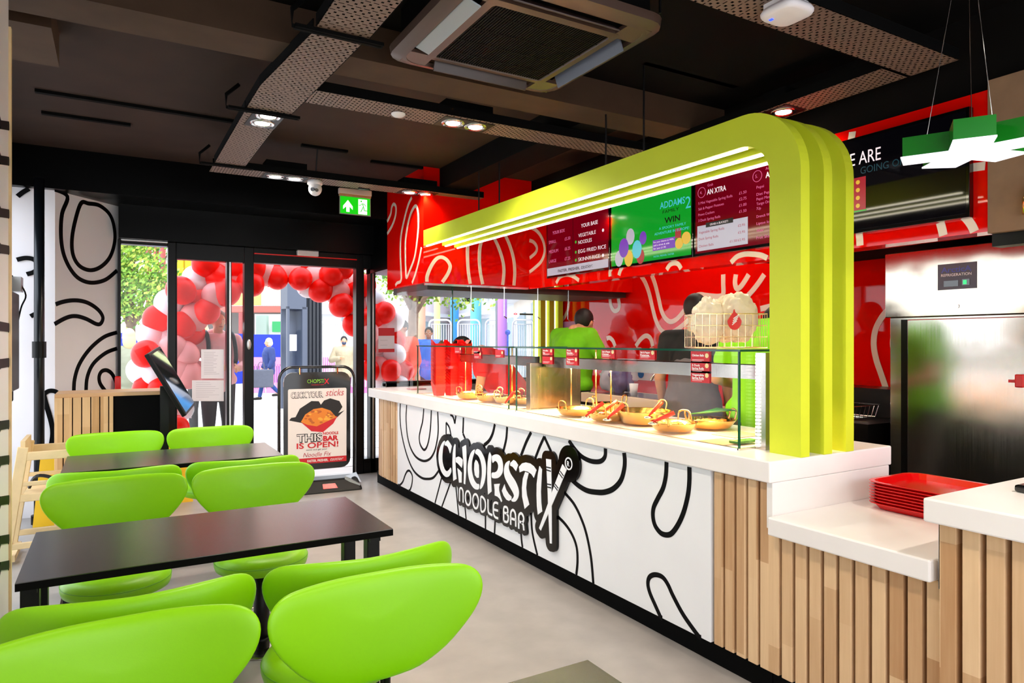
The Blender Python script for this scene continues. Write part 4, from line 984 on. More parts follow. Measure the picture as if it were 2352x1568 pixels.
m.prism([(.60,.03),(.90,.03),(.90,.92),(.60,.92)], lambda u, v, w: fg(u, v, w+.0012), .0006)
m.mat(0); f2 = lambda u, v, w: fg(u, v, w+.002)
m.prism([(.70+.028*math.cos(t), .80+.055*math.sin(t)) for t in [k*math.pi/6 for k in range(12)]], f2, .0006)
for l, w in (([(.61,.56),(.68,.56),(.72,.66),(.80,.66),(.86,.52)], .028), ([(.75,.66),(.77,.50),(.80,.34),(.80,.26),(.92,.25)], .034), ([(.76,.46),(.73,.33),(.68,.16)], .034)):
    P_ = [(u, v) for u, v in l]
    for q0, q1 in zip(P_, P_[1:]):
        dx, dy = (q1[0]-q0[0])*gw, (q1[1]-q0[1])*gh; l_ = math.hypot(dx, dy); nx, ny = -dy/l_*w*.22/gw*.5, dx/l_*w*.22/gh*.5
        m.prism([(q0[0]+nx, q0[1]+ny), (q1[0]+nx, q1[1]+ny), (q1[0]-nx, q1[1]-ny), (q0[0]-nx, q0[1]-ny)], f2, .0006)
part(m, 'pictogram', [mat('exit green', '#00b400', .4, emit='#00b800', es=.7), mat('exit white', '#ffffff', .4, emit='#f4fff4', es=.8)], ex)
ap = thing('wireless_access_point', 'white rounded square access point on the ceiling tray', 'access point', (2.31, 1.81, 2.75))
m = MB(); sh = []
for k in range(48):
    t = 2*math.pi*k/48; c_, s_ = math.cos(t), math.sin(t); r = (abs(c_)**4+abs(s_)**4)**-.25*.085; sh.append((r*c_, r*s_))
vs = []; 
for sc, z in ((.9, .035), (1, .02), (.99, .012), (.93, .003), (.8, 0), (.4, -.002)): vs += [(x*sc, y*sc, z) for x, y in sh]
fs = [tuple(range(48)), tuple(range(240, 288))[::-1]]
for j in range(5):
    for i in range(48): fs.append((j*48+i, j*48+(i+1) % 48, (j+1)*48+(i+1) % 48, (j+1)*48+i))
m.xf = Matrix.Translation((2.315, 1.80, 2.742)); m.add(vs, fs); o = part(m, 'casing', M['white'], ap, smooth=True); fixn(o)
part(MB().box(2.27, 2.28, 1.835, 1.85, 2.737, 2.741), 'indicator', mat('blue indicator', '#2040ff', .4, emit='#3050ff', es=1.5), ap)
part(MB().box(2.25, 2.38, 1.75, 1.86, 2.77, 2.80), 'bracket', M['white'], ap)
# asterisk lamp
al = thing('asterisk_lamp', 'green sided star shaped pendant lamp with white glowing underside', 'pendant lamp', (2.735, 1.34, 2.15))
out = []; dirs = [116, 53, -15, -82, 212]; dirs = sorted(dirs, reverse=True)
L_arm, hw = .205, .062
for i, a in enumerate(dirs):
    a = math.radians(a); nx = math.radians(dirs[(i+1) % 5]); 
    ux, uy = math.cos(a), math.sin(a); out += [(ux*L_arm-uy*hw, uy*L_arm+ux*hw), (ux*L_arm+uy*hw, uy*L_arm-ux*hw)]
    d = (a-nx) % (2*math.pi); mid = a-d/2; r = hw/math.sin(d/2); out.append((r*math.cos(mid), r*math.sin(mid)))
m = MB(); m.prism(out, lambda u, v, w: Vector((2.735+u, 1.34+v, 2.152+w)), .072); o = part(m, 'green_body', M['green'], al); fixn(o)
m = MB(); m.prism([(u*1.03, v*1.03) for u, v in out], lambda u, v, w: Vector((2.735+u, 1.34+v, 2.146+w)), .006); o = part(m, 'diffuser', M['ledwhite'], al); fixn(o)
m = MB()
for a in (116, -15, 212): 
    a = math.radians(a); m.tube([(2.735+.13*math.cos(a), 1.34+.13*math.sin(a), 2.224), (2.735, 1.34, CZ-.0)], .0015, 5)
part(m, 'suspension_wire', M['chrome'], al)
# air conditioner cassette
ac = thing('ceiling_cassette', 'large dark ceiling air conditioner with slatted grille and open louvre flaps', 'air conditioner', (1.585, 2.655, 2.8))
acm = mat('grey brown plastic', '#4c3a32', .35); gx, gy, hz = 1.585, 2.655, .445
m = MB(); sq = lambda h, r, z: [(gx+cx*(h-r)+r*math.cos(math.radians(a0+k*22.5)), gy+cy*(h-r)+r*math.sin(math.radians(a0+k*22.5)), z) for cx, cy, a0 in ((1,1,0),(-1,1,90),(-1,-1,180),(1,-1,270)) for k in range(5)]
# ring panel with four outlet slots: frame built from strips
part(MB().box(gx-.41, gx+.41, gy-.41, gy+.41, 2.83, 3.03), 'body_box', M['blackmatte'], ac)
m = MB()
rs = [sq(.475, .10, 2.835), sq(.47, .10, 2.80), sq(.44, .09, 2.785), sq(.41, .08, 2.781), sq(.405, .08, 2.80)]
vs = [p for r in rs for p in r]; fs = []
for j in range(4):
    for i in range(20): fs.append((j*20+i, j*20+(i+1) % 20, (j+1)*20+(i+1) % 20, (j+1)*20+i))
m.add(vs, fs)
rs = [sq(.325, .03, 2.80), sq(.325, .03, 2.782), sq(.29, .02, 2.778), sq(.285, .02, 2.79)]; vs = [p for r in rs for p in r]; m.add(vs, [(j*20+i, j*20+(i+1) % 20, (j+1)*20+(i+1) % 20, (j+1)*20+i) for j in range(3) for i in range(20)])
for sx, sy in ((1,1),(-1,1),(-1,-1),(1,-1)): m.box(min(gx+sx*.29, gx+sx*.415), max(gx+sx*.29, gx+sx*.415), min(gy+sy*.29, gy+sy*.415), max(gy+sy*.29, gy+sy*.415), 2.783, 2.80)
o = part(m, 'panel', acm, ac, smooth=True); fixn(o); smooth_angle(o, 35)
m = MB()
for k in range(44):
    x = gx-.285+k*.013; m.box(x, x+.007, gy-.285, gy+.285, 2.781, 2.79)
for k in range(4): m.box(gx-.285, gx+.285, gy-.2+k*.13, gy-.196+k*.13, 2.780, 2.784)
part(m, 'grille', mat('dark grille', '#080605', .6, spec=.1), ac)
part(MB().box(gx-.285, gx+.285, gy-.285, gy+.285, 2.80, 2.81), 'filter', M['blackmatte'], ac)
def flap(cx, cy, rz, tilt, mt):
    o = MB().box(-.26, .26, -.035, .035, -.004, .004).build('louvre_flap', mt, None, bevel=.003); o.parent = ac; o.matrix_parent_inverse = Matrix.Translation(-Vector(ac.location))
    o.location = (cx, cy, 2.785); o.rotation_euler = (tilt, 0, rz)
lt = mat('pale louvre', '#9aa4ac', .3); dk = mat('dark louvre', '#3c2e2a', .3)
flap(gx-.365, gy, math.pi/2, math.radians(18), lt); flap(gx+.375, gy, math.pi/2, math.radians(70), mat('blue grey louvre', '#5c6270', .4)); flap(gx, gy+.365, 0, math.radians(-70), dk); flap(gx, gy-.365, 0, math.radians(40), dk)
for k, (x, y) in enumerate(((gx-.40, gy+.40), (gx+.44, gy-.44), (gx-.44, gy-.44), (gx+.44, gy+.44))):
    part(MB().cone((x, y, 2.86), (x, y, CZ), .006, n=6), 'hanger', M['black'], ac)
# ================================================================ menu screens
scr_rd = mat('maroon menu screen', '#2a0006', .08, emit='#7c0014', es=.5)
scr_gr = mat('green menu screen', '#002a08', .08, emit='#12a428', es=.62)
scr_bk = mat('dark menu screen', '#030303', .05, emit='#050408', es=.5)
e_w = mat('lit white text', '#777777', .3, emit='#e8d4da', es=.8); e_pk = mat('lit pink text', '#551133', .3, emit='#e06a98', es=.7)
e_gy = mat('lit grey panel', '#555555', .3, emit='#b4b0c0', es=.65); e_bk = mat('dark text', '#050505', .3); e_rd = mat('lit red text', '#550010', .3, emit='#9c1024', es=.6); e_bl = mat('lit blue text', '#023', .3, emit='#4fd0e0', es=.6)
e_pu = mat('lit purple panel', '#203', .3, emit='#6a2cae', es=.7); e_gn = mat('lit green dot', '#031', .3, emit='#3aa830', es=.7); e_yl = mat('lit yellow food', '#331', .3, emit='#e0b030', es=.7)
TM = [scr_rd, e_w, e_pk, e_gy, e_bk, e_rd, e_bl, e_pu, e_gn, e_yl, scr_gr, scr_bk, mat('dim blue text', '#001018', .3, emit='#10404c', es=.5)]
SX = 3.53
def screen(label, y0, y1, base):
    t = thing('menu_screen', label, 'screen', (SX, (y0+y1)/2, 2.3), 0, 'menu screens above the counter')
    part(MB().box(SX, SX+.039, y0, y1, 2.045, 2.575), 'bezel', M['blackgloss'], t, bevel=.003)
    m = MB(); m.mat(base); m.box(SX-.001, SX, y0+.016, y1-.016, 2.065, 2.56)
    return t, m
def T(m, s, y, z, size, mi=1, width=None, al='l', bold=0, shear=0): m.mat(mi); text(m, s, (SX-.0015, y, z), NX, UZ, size, width, al, bold, shear, lift=.001)
def R_(m, ya, yb, za, zb, mi, l=.0008): m.mat(mi); m.box(SX-.001-l, SX-.001, min(ya, yb), max(ya, yb), za, zb)
t, m = screen('menu screen with box sizes and base choices, closest to the shop window', 4.465, 5.415, 0)
R_(m, 5.40, 4.48, 2.065, 2.135, 3, .0012); T(m, 'FASTER, FRESHER,', 5.22, 2.085, .035, 4, .34, bold=.02); T(m, 'tastier.', 4.86, 2.085, .05, 4, .17, shear=.4)
R_(m, 4.985, 4.98, 2.14, 2.56, 4)
T(m, 'YOUR BOX', 5.31, 2.445, .042, 2, .2, bold=.01)
for s, p, z in (('SMALL', '£5.50', 2.365), ('MEDIUM', '£6.25', 2.275), ('LARGE', '£7.25', 2.185)): T(m, s, 5.37, z, .042, 2); T(m, p, 5.11, z, .04, 2)
T(m, 'YOUR BASE', 4.86, 2.445, .046, 1, .24, bold=.01)
for s, z in (('VEGETABLE', 2.365), ('NOODLES', 2.305), ('EGG FRIED RICE', 2.225), ('SKINNY RICE', 2.155)):
    T(m, s, 4.90, z, .045, 1, .028*len(s))
for y, z in ((4.94, 2.33), (4.94, 2.24), (4.94, 2.17)): m.mat(8); m.cone((SX-.0005, y, z), (SX-.002, y, z), .013, n=12)
for y, z in ((4.55, 2.38), (4.55, 2.17)): m.mat(1); m.cone((SX-.0005, y, z), (SX-.002, y, z), .014, n=12)
part(m, 'display', TM, t)
t, m = screen('bright green promotional screen between two maroon menu screens', 3.525, 4.455, 10)
T(m, 'ADDAMS', 3.86, 2.44, .07, 6, .26, bold=.01); T(m, 'FAMILY', 3.83, 2.40, .035, 4, .17); T(m, '2', 3.595, 2.40, .12, 6)
T(m, 'WIN', 3.81, 2.325, .06, 4, .16, bold=.02); T(m, 'A SPOOKY FAMILY', 3.87, 2.285, .027, 6, .28); T(m, 'ADVENTURE IN EUROPE!', 3.92, 2.25, .027, 6, .36)
R_(m, 3.94, 3.70, 2.135, 2.215, 7)
for i, s in enumerate(('For your chance to WIN,', 'add a drink & side', 'for just £1.95')): T(m, s, 3.93, 2.193-.024*i, .018, 1, .0095*len(s))
for y, z, r in ((3.66, 2.16, .04), (3.59, 2.19, .045)): m.mat(9); m.cone((SX-.0005, y, z), (SX-.002, y, z), r, n=16)
R_(m, 3.70, 3.64, 2.20, 2.27, 5); T(m, 'FASTER, FRESHER, TASTIER', 3.93, 2.085, .018, 6, .22)
# plain generic crowd of coloured shapes in place of the artwork
for y, z, r, mi in ((4.28, 2.20, .06, 7), (4.2, 2.28, .05, 3), (4.12, 2.17, .055, 6), (4.34, 2.12, .05, 3), (4.05, 2.25, .04, 7), (4.22, 2.11, .05, 9), (4.08, 2.11, .045, 5)):
    m.mat(mi); m.prism([(y+r*math.cos(k*math.pi/8), z+r*1.3*math.sin(k*math.pi/8)) for k in range(16)], plX(SX-.001), .0012+.0003*r*10)
part(m, 'display', TM, t)
t, m = screen('maroon menu screen with extras and drinks prices above the wire basket', 2.615, 3.515, 0)
m.mat(2); ribbon(m, [(3.44+.035*math.cos(k*math.pi/12), 2.485+.035*math.sin(k*math.pi/12)) for k in range(24)], .003, plX(SX-.001), .001, True); T(m, '4.', 3.455, 2.475, .03, 2)
T(m, 'Grab', 3.385, 2.515, .025, 2); T(m, 'AN XTRA', 3.39, 2.46, .05, 1, .17, bold=.02)
for s, p, z in (('5 Mini Vegetable Spring Rolls', '£1.50', 2.405), ('Salt & Pepper Potatoes', '£2.75', 2.365), ('Prawn Crackers', '£1.00', 2.325), ('3 Duck Spring Rolls', '£1.50', 2.285)):
    T(m, s, 3.47, z, .025, 2, .0105*len(s)); T(m, p, 3.11, z+.004, .026, 2, .06)
R_(m, 3.48, 3.04, 2.08, 2.255, 3, .0012); R_(m, 3.40, 3.16, 2.236, 2.268, 4, .002); m.mat(1); text(m, 'GRAB A BUCKET!', (SX-.0045, 3.36, 2.244), NX, UZ, .02, .16)
for s, p, z in (('Vegetable Spring Rolls', '£2.95', 2.20), ('Duck Spring Rolls', '£2.95', 2.155), ('Chicken Balls', '£1.50/£2.95', 2.105)):
    m.mat(5); text(m, s, (SX-.003, 3.465, z), NX, UZ, .024, .0105*len(s)); text(m, p, (SX-.003, 3.06, z), NX, UZ, .022, .0115*len(p), 'r')
m.mat(2); ribbon(m, [(2.965+.035*math.cos(k*math.pi/12), 2.50+.035*math.sin(k*math.pi/12)) for k in range(24)], .003, plX(SX-.001), .001, True); T(m, '5.', 2.98, 2.49, .03, 2)
T(m, 'Add', 2.90, 2.525, .025, 2); T(m, 'A DRINK', 2.90, 2.475, .05, 1, .18, bold=.02)
for s, z in (('Pepsi', 2.42), ('Diet Pepsi', 2.375), ('Pepsi Max', 2.345), ('Tango Orange', 2.315), ('7Up', 2.285), ('Drench Water', 2.235), ('Lipton Ice Tea', 2.19), ('Water', 2.145), ('Fruit Shoot', 2.10)):
    T(m, s, 2.97, z, .025, 2, .0115*len(s))
T(m, '£1.50', 2.74, 2.42, .025, 2); T(m, '£2.00', 2.74, 2.36, .025, 2)
part(m, 'display', TM, t)
t, m = screen('large nearly black screen right of the lime arch with white WE ARE lettering', 1.72, 2.605, 11)
T(m, 'WE ARE', 2.41, 2.42, .10, 1, .255, bold=.0); T(m, 'GOING ON', 2.27, 2.365, .055, 12, .25)
m.mat(9); 
R_(m, 2.33, 2.24, 2.17, 2.35, 5); R_(m, 2.335, 2.235, 2.162, 2.17, 8)
for k in range(4): m.mat(9); m.cone((SX-.001, 2.285, 2.195+k*.043), (SX-.003, 2.285, 2.195+k*.043), .012, n=10)
part(m, 'display', TM, t)
# ================================================================ refrigerator and kitchen
fr = thing('refrigerator', 'tall stainless steel upright refrigerator behind the counter', 'refrigerator', (4.5, 2.1, 0))
part(MB().box(4.24, 4.88, 1.45, 2.53, .10, 1.60), 'body', M['steel'], fr, bevel=.004)
q = MB(); q.box(4.21, 4.88, 1.44, 2.545, 1.60, 2.0)
part(q, 'top_fascia', steel_mat('warm fascia steel', (.52, .46, .37), .16, (2, 40, 2), .03, .3), fr, bevel=.004)
part(MB().box(4.20, 4.24, 1.47, 2.40, .16, 1.585), 'door', M['steelh'], fr, bevel=.006)
part(MB().box(4.222, 4.24, 2.41, 2.45, .12, 1.585), 'door_recess', M['black'], fr)
c = Xp(2198, 634, 4.209); m = MB(); m.box(4.206, 4.21, c.y-.105, c.y+.105, c.z-.075, c.z+.075)
m.mat(1); text(m, 'ArcticA', (4.2055, c.y+.085, c.z+.025), NX, UZ, .045, .165, bold=.02); m.mat(2); text(m, 'REFRIGERATION', (4.2055, c.y+.085, c.z+.002), NX, UZ, .022, .165, bold=.01)
m.mat(3); m.box(4.203, 4.206, c.y-.01, c.y+.07, c.z-.058, c.z-.024); m.box(4.203, 4.206, c.y-.07, c.y-.03, c.z-.055, c.z-.02)
m.mat(4); m.box(4.2015, 4.203, c.y-.055, c.y-.036, c.z-.05, c.z-.026)
part(m, 'control_plate', [mat('grey plate', '#54505a', .4), mat('blue letters', '#4a52a8', .4), M['txtw'], M['blackgloss'], mat('green switch', '#18c060', .3, emit='#30e080', es=.8)], fr)
c = Xp(2198, 703, 4.209); part(MB().cone((4.205, c.y, c.z), (4.211, c.y, c.z), .012, n=16), 'lock', M['chrome'], fr)
for k in range(4): part(MB().cone((4.3+.5*(k % 2), 1.55+.88*(k//2), 0), (4.3+.5*(k % 2), 1.55+.88*(k//2), .1), .02, n=10), 'foot', M['black'], fr)
rm = thing('red_latch', 'small red plastic lever attached to the refrigerator door near the frame edge', 'lever', (4.18, 1.9, 1.2))
c = Xp(2338, 876, 4.19); part(MB().box(4.15, 4.195, c.y-.04, c.y+.0, c.z-.03, c.z+.04), 'knob', M['redm'], rm, bevel=.006); part(MB().box(4.165, 4.18, c.y, c.y+.035, c.z-.006, c.z+.010), 'lever', M['redm'], rm)
# fryer and worktops along the back wall
fy = thing('deep_fryer', 'dark steel deep fryer with wire baskets beside the refrigerator', 'fryer', (4.5, 3.1, 0))
dks = mat('dark stained steel', '#171310', .3, .6)
part(MB().box(4.15, 4.88, 2.62, 3.55, 0, .92), 'body', dks, fy); part(MB().box(4.6, 4.88, 2.62, 3.55, .92, 1.12), 'splashback', dks, fy)
for y in (2.75, 3.05, 3.33):
    q = MB()
    for k in range(7): q.tube([(4.18+.05*k, y, 1.02), (4.2+.045*k, y+.02, .94), (4.2+.045*k, y+.18, .94), (4.18+.05*k, y+.2, 1.02)], .003, 4)
    q.tube([(4.18, y, 1.02), (4.5, y, 1.02), (4.5, y+.2, 1.02), (4.18, y+.2, 1.02)], .004, 5, True)
    part(q, 'basket', M['chrome'], fy); part(MB().tube([(4.2, y+.1, 1.02), (4.1, y+.1, 1.05), (3.98, y+.1, 1.07)], .008, 6), 'basket_handle', M['chrome'], fy)
fl = mat('cream equipment', '#d6c2a8', .4)
o = MB().box(4.05, 4.5, 3.6, 3.9, 0, .93).build('storage_cabinet', fl, bevel=.004); tag(o, 'cream edged small cabinet glimpsed right of the lime arch', 'cabinet')
bb = thing('prep_counter', 'steel preparation counter with sink along the red back wall', 'counter', (4.5, 5, 0))
part(MB().box(4.15, 4.88, 4.3, 6.9, .84, .90), 'worktop', M['steelh'], bb, bevel=.003); part(MB().box(4.25, 4.85, 4.35, 6.8, 0, .84), 'base_unit', dks, bb)
ss = thing('hand_sink', 'low tiled edge hand sink unit with curved chrome tap behind the display case', 'sink', (3.9, 4.5, 0))
sy0, sy1 = 4.0, 5.1
part(MB().box(3.70, 4.15, sy0, sy1, .90, .985), 'rim', mat('cream sink edge', '#e8cdb2', .35), ss, bevel=.004)
part(MB().box(3.75, 4.10, sy0+.05, sy1-.05, .98, .987), 'basin', mat('dark basin', '#3a2418', .15), ss)
part(MB().box(3.75, 4.12, sy0+.05, sy1-.05, 0, .9), 'cupboard', mat('brown cupboard', '#6a3c1e', .5), ss)
part(MB().tube(catmull([(4.05, 4.25, .985), (4.05, 4.25, 1.13), (4.02, 4.27, 1.19), (3.93, 4.33, 1.19), (3.88, 4.36, 1.12)], 5), .012, 8), 'tap', M['chrome'], ss, smooth=True)
part(MB().tube([(4.05, 4.2, 1.1), (4.08, 4.05, 1.22)], .016, 8), 'tap_lever', M['chrome'], ss)
p = Dp(1475, 900, 5.0); o = MB().lathe([(.026, 0), (.037, .10), (.039, .10), (.028, -.001), (0, -.001)], (3.86, 4.55, .988), 24).build('paper_cup', M['white'], smooth=True); tag(o, 'white paper cup standing on the sink edge', 'cup')
for k, (y, z, col, lb) in enumerate(((5.0, 1.0, '#b8b8c8', 'crumpled pale grey bag beside the sink'), (4.86, 1.0, '#6a6090', 'dark purple carrier bag beside the sink'))):
    m = MB(); m.sphere((3.98, y, z+.11), .11, .10, .13, 40, 24)
    for v in m.v: q = v-Vector((3.98, y, z+.11)); v += q*(.35*mnoise.noise(q*14+Vector((k*3, 0, 0)))-.25*abs(mnoise.noise(q*30)))
    tag(m.build('carrier_bag', mat('bag %d' % k, col, .4), smooth=True), lb, 'bag')
dp = thing('soap_dispenser', 'white wall soap dispenser on the red back wall', 'dispenser', (4.85, 5.3, 1.25))
c = Xp(1442, 853, 4.85); part(MB().box(4.78, 4.9, c.y-.13, c.y+.12, c.z-.10, c.z+.14), 'casing', M['white'], dp, bevel=.02, seg=4); part(MB().box(4.775, 4.781, c.y-.02, c.y+.03, c.z-.06, c.z+.05), 'window', M['redm'], dp)
c = Xp(1490, 852, 4.88); m = MB(); m.box(4.885, 4.9, c.y-.16, c.y+.2, c.z-.1, c.z+.12); m.mat(1); m.cone((4.884, c.y+.13, c.z-.03), (4.882, c.y+.13, c.z-.03), .05, n=20); m.box(4.882, 4.884, c.y-.12, c.y+.05, c.z+.0, c.z+.04)
tag(m.build('hygiene_poster', [M['white'], mat('poster blue', '#1668b4', .4)]), 'white hygiene notice with a blue circle on the red back wall', 'poster')
c = Xp(1310, 762, 4.9); m = MB(); m.box(4.89, 4.9, c.y-.22, c.y+.18, c.z-.22, c.z+.13); m.mat(1); m.cone((4.889, c.y-.02, c.z-.08), (4.887, c.y-.02, c.z-.08), .12, n=20); m.mat(0); m.box(4.885, 4.887, c.y-.07, c.y+.03, c.z-.1, c.z-.08)
tag(m.build('wall_sticker', [mat('lilac poster', '#d98fd0', .4), M['redm']]), 'lilac poster with a red disc on the back wall behind the bending worker', 'poster')
o = MB().lathe([(.0, 0), (.03, 0), (.03, .07), (.02, .09), (.02, .13), (.0, .13)], (3.53, 1.47, 2.02), 20).build('wall_fitting', M['brass'], smooth=True); tag(o, 'small brass fitting on the beige concrete panel at the frame edge', 'fitting')
# drink carton seen against the window shelf
o = MB().box(3.9, 4.15, 7.1, 7.28, .98, 1.10).build('carton', M['white'], bevel=.004); tag(o, 'white red carton on the ledge under the far window', 'carton')
# ================================================================ left side furniture
cb = thing('slatted_cabinet', 'oak slatted waste cabinet with a black open compartment against the splayed wall', 'cabinet', (0, 6.4, 0))
cy0 = 6.2; xl = Yp(125, 903, cy0).x; xm = Yp(260, 903, cy0).x; xr = Yp(384, 903, cy0).x; zt = Yp(200, 903, cy0).z
part(MB().box(xl, xr, cy0, 6.62, zt-.03, zt), 'top_board', mat('oak top', '#d5a878', .45, noise=.1), cb, bevel=.003)
part(MB().box(xl+.01, xm, cy0+.02, 6.6, 0.05, zt-.03), 'carcass', mat('cabinet core', '#3a2414', .6), cb)
m = MB(); x = xl
while x < xm-.02: m.box(x, min(x+.052, xm), cy0-.012, cy0+.02, .05, zt-.028); x += .0595
part(m, 'slat_front', M['oak2'], cb, bevel=.002)
part(MB().box(xm, xr-.02, cy0+.01, 6.6, .05, zt-.03), 'black_compartment', M['blackmatte'], cb); part(MB().box(xr-.02, xr, cy0-.01, 6.62, .0, zt-.03), 'oak_edge', mat('oak top 2', '#c99a68', .45), cb)
po = thing('black_pole', 'black floor to ceiling pole in front of the recess wall', 'pole', (-.52, 6.55, 0))
part(MB().cone((-.52, 6.6, 0), (-.52, 6.6, 2.75), .036, n=20), 'shaft', mat('blue black paint', '#0b1016', .3), po, smooth=True); part(MB().cone((-.52, 6.6, 1.32), (-.52, 6.6, 1.45), .048, n=20), 'clamp', M['black'], po)
part(MB().cone((-.52, 6.6, 0), (-.52, 6.6, .07), .055, n=20), 'foot', M['black'], po)
tv = thing('wall_screen', 'black flat screen seen edge-on from behind, hanging on the left recess wall', 'television', (-.75, 6.2, 1.4))
part(MB().box(-.74, -.66, 5.5, 6.35, 1.0, 1.95), 'casing', M['blackmatte'], tv, bevel=.01); part(MB().box(-.66, -.61, 5.65, 6.2, 1.1, 1.8), 'back_cover', mat('dark blue black', '#0a1418', .35), tv, bevel=.01)
part(MB().box(-.86, -.74, 5.8, 6.0, 1.3, 1.6), 'bracket', M['black'], tv); part(MB().tube(catmull([(-.62, 6.25, 1.9), (-.58, 6.3, 1.8), (-.61, 6.3, 1.7), (-.64, 6.25, 1.5)], 5), .006, 6), 'cable', M['black'], tv)
part(MB().box(-.68, -.60, 6.2, 6.35, 1.82, 1.93), 'connector', M['aluminium'], tv)
kk = thing('order_kiosk', 'tilted black touch screen order point on a stand in front of the door glass', 'kiosk', (.4, 6.0, 0))
cen = (Yp(357, 803, 6.0)+Yp(437, 940, 6.0))/2; up = (Yp(345, 802, 6.0)-Yp(430, 940, 6.0)); hl = up.length/2; e1 = up.normalized(); e2 = Vector((.35, 1, 0)).normalized(); e2 = (e2-e1*e2.dot(e1)).normalized(); e3 = e1.cross(e2)
if e3.x < 0: e3 = -e3
def slab(mb, hl, hw, t0, t1): mb.hexa([cen+e1*a*hl+e2*b*hw+e3*t0 for a, b in ((-1,-1),(1,-1),(1,1),(-1,1))], [cen+e1*a*hl+e2*b*hw+e3*t1 for a, b in ((-1,-1),(1,-1),(1,1),(-1,1))])
m = MB(); slab(m, hl, .19, -.035, .0); part(m, 'casing', M['black'], kk, bevel=.006); m = MB(); slab(m, hl-.02, .17, .0, .002); part(m, 'touch_screen', mat('kiosk screen', '#12161a', .04, coat=1), kk)
part(MB().box(cen.x-.09, cen.x-.03, 6.0, 6.06, 0, 1.1), 'stand', M['black'], kk); part(MB().box(cen.x-.25, cen.x+.15, 5.85, 6.2, 0, .012), 'base_plate', M['black'], kk)
# high chair
hc = thing('high_chair', 'pale pine child high chair folded upright beside the white wall', 'high chair', (-.40, 5.55, 0))
def bar(a, b, w, d, nm, par=hc, mt=None):
    a, b = Vector(a), Vector(b); dd = (b-a).normalized(); s = Vector((0, 1, 0)); n_ = dd.cross(s).normalized()*w/2; s = s*d/2
    part(MB().hexa([a-n_-s, a+n_-s, a+n_+s, a-n_+s], [b-n_-s, b+n_-s, b+n_+s, b-n_+s]), nm, mt or M['pine'], par, bevel=.004)
hy = 5.45
for yy in (hy, hy+.38):
    bar((-.64+.02, yy, 0), (-.515, yy, .76), .06, .028, 'front_leg'); bar((-.02, yy, 0), (-.12, yy, .70), .055, .028, 'back_leg')
    bar((-.53, yy, .70), (-.10, yy, .70), .055, .024, 'arm_rail'); bar((-.60, yy, .12), (-.05, yy, .12), .04, .024, 'bottom_rail'); bar((-.55, yy, .52), (-.09, yy, .52), .028, .02, 'slat'); bar((-.56, yy, .43), (-.09, yy, .43), .05, .022, 'seat_rail')
part(MB().box(-.52, -.14, hy, hy+.38, .43, .445), 'seat', M['pine'], hc); part(MB().box(-.53, -.505, hy, hy+.38, .66, .80), 'backrest', M['pine'], hc); part(MB().box(-.60, -.56, hy, hy+.38, .02, .06), 'foot_rail', M['pine'], hc)
part(MB().tube(catmull([(-.5, hy+.2, .46), (-.45, hy+.1, .55), (-.35, hy+.05, .53), (-.3, hy, .47)], 5), .012, 5), 'strap', M['black'], hc)
ylw = mat('yellow plastic', '#f2bd00', .4)
for k, (px, py) in enumerate(((123, 1200), (405, 1150))):
    p = Zp(px, py, 0); t = thing('wet_floor_sign', ['yellow plastic floor sign standing behind the high chair', 'yellow plastic floor sign glimpsed behind the far chairs'][k], 'floor sign', tuple(p), 0, 'yellow floor signs')
    part(MB().hexa([p+Vector((-.13, -.1, 0)), p+Vector((.13, -.1, 0)), p+Vector((.13, -.09, 0)), p+Vector((-.13, -.09, 0))], [p+Vector((-.08, .0, .6)), p+Vector((.08, .0, .6)), p+Vector((.08, .01, .6)), p+Vector((-.08, .01, .6))]), 'front_board', ylw, t)
    part(MB().hexa([p+Vector((-.13, .12, 0)), p+Vector((.13, .12, 0)), p+Vector((.13, .13, 0)), p+Vector((-.13, .13, 0))], [p+Vector((-.08, .01, .6)), p+Vector((.08, .01, .6)), p+Vector((.08, .02, .6)), p+Vector((-.08, .02, .6))]), 'rear_board', ylw, t)
# ================================================================ pavement sign
sg = thing('pavement_sign', 'black framed swing poster sign with a noodle box poster in the open doorway', 'sign', (1.72, 6.75, 0), math.radians(-4))
sw, st = .37, 1.20   # local frame: x across, z up
m = MB(); pts = []
pts = [(-.36, 0, .12), (-.36, 0, .9)]+[(-.36+.12*(1-math.cos(a)), 0, 1.08+.12*math.sin(a)) for a in [k*math.pi/12 for k in range(7)]]+[(.36-.12*(1-math.sin(a)), 0, 1.08+.12*math.cos(a)) for a in [k*math.pi/12 for k in range(7)]]+[(.36, 0, .9), (.36, 0, .12)]
m.tube(pts, .015, 10); m.build('tube_frame', mat('black lacquer', '#0a0709', .12, coat=.6), sg, True)
def rr(w, z0, z1_, r, n=5):
    o_ = []
    for cx, cz_, a0 in ((w-r, z1_-r, 0), (-w+r, z1_-r, 90), (-w+r, z0+r, 180), (w-r, z0+r, 270)):
        for k in range(n): a = math.radians(a0+k*90/(n-1)); o_.append((cx+r*math.cos(a), cz_+r*math.sin(a)))
    return o_
m = MB(); m.prism(rr(.32, .20, 1.15, .09), lambda u, v, w: Vector((u, .012-w, v)), .024); m.build('board', mat('black board', '#080506', .08, coat=.4), sg)
pm = MB(); lf = lambda d0: (lambda u, v, w: Vector((u, -.013-d0-w, v)))
pm.prism(rr(.28, .26, .99, .015), lf(0), .002)
def pt_(s, x, z, size, mi, width=None, al='l', bold=0, shear=0, d=.0045): pm.mat(mi); text(pm, s, (x, -.013-d, z), PX_, UZ, size, width, al, bold, shear, lift=.0)
def q_(x0, x1, z0, z1_, mi, d=.0025): pm.mat(mi); pm.prism([(x0, z0), (x1, z0), (x1, z1_), (x0, z1_)], lf(d), .0005)
q_(-.28, .28, .26, .315, 2)
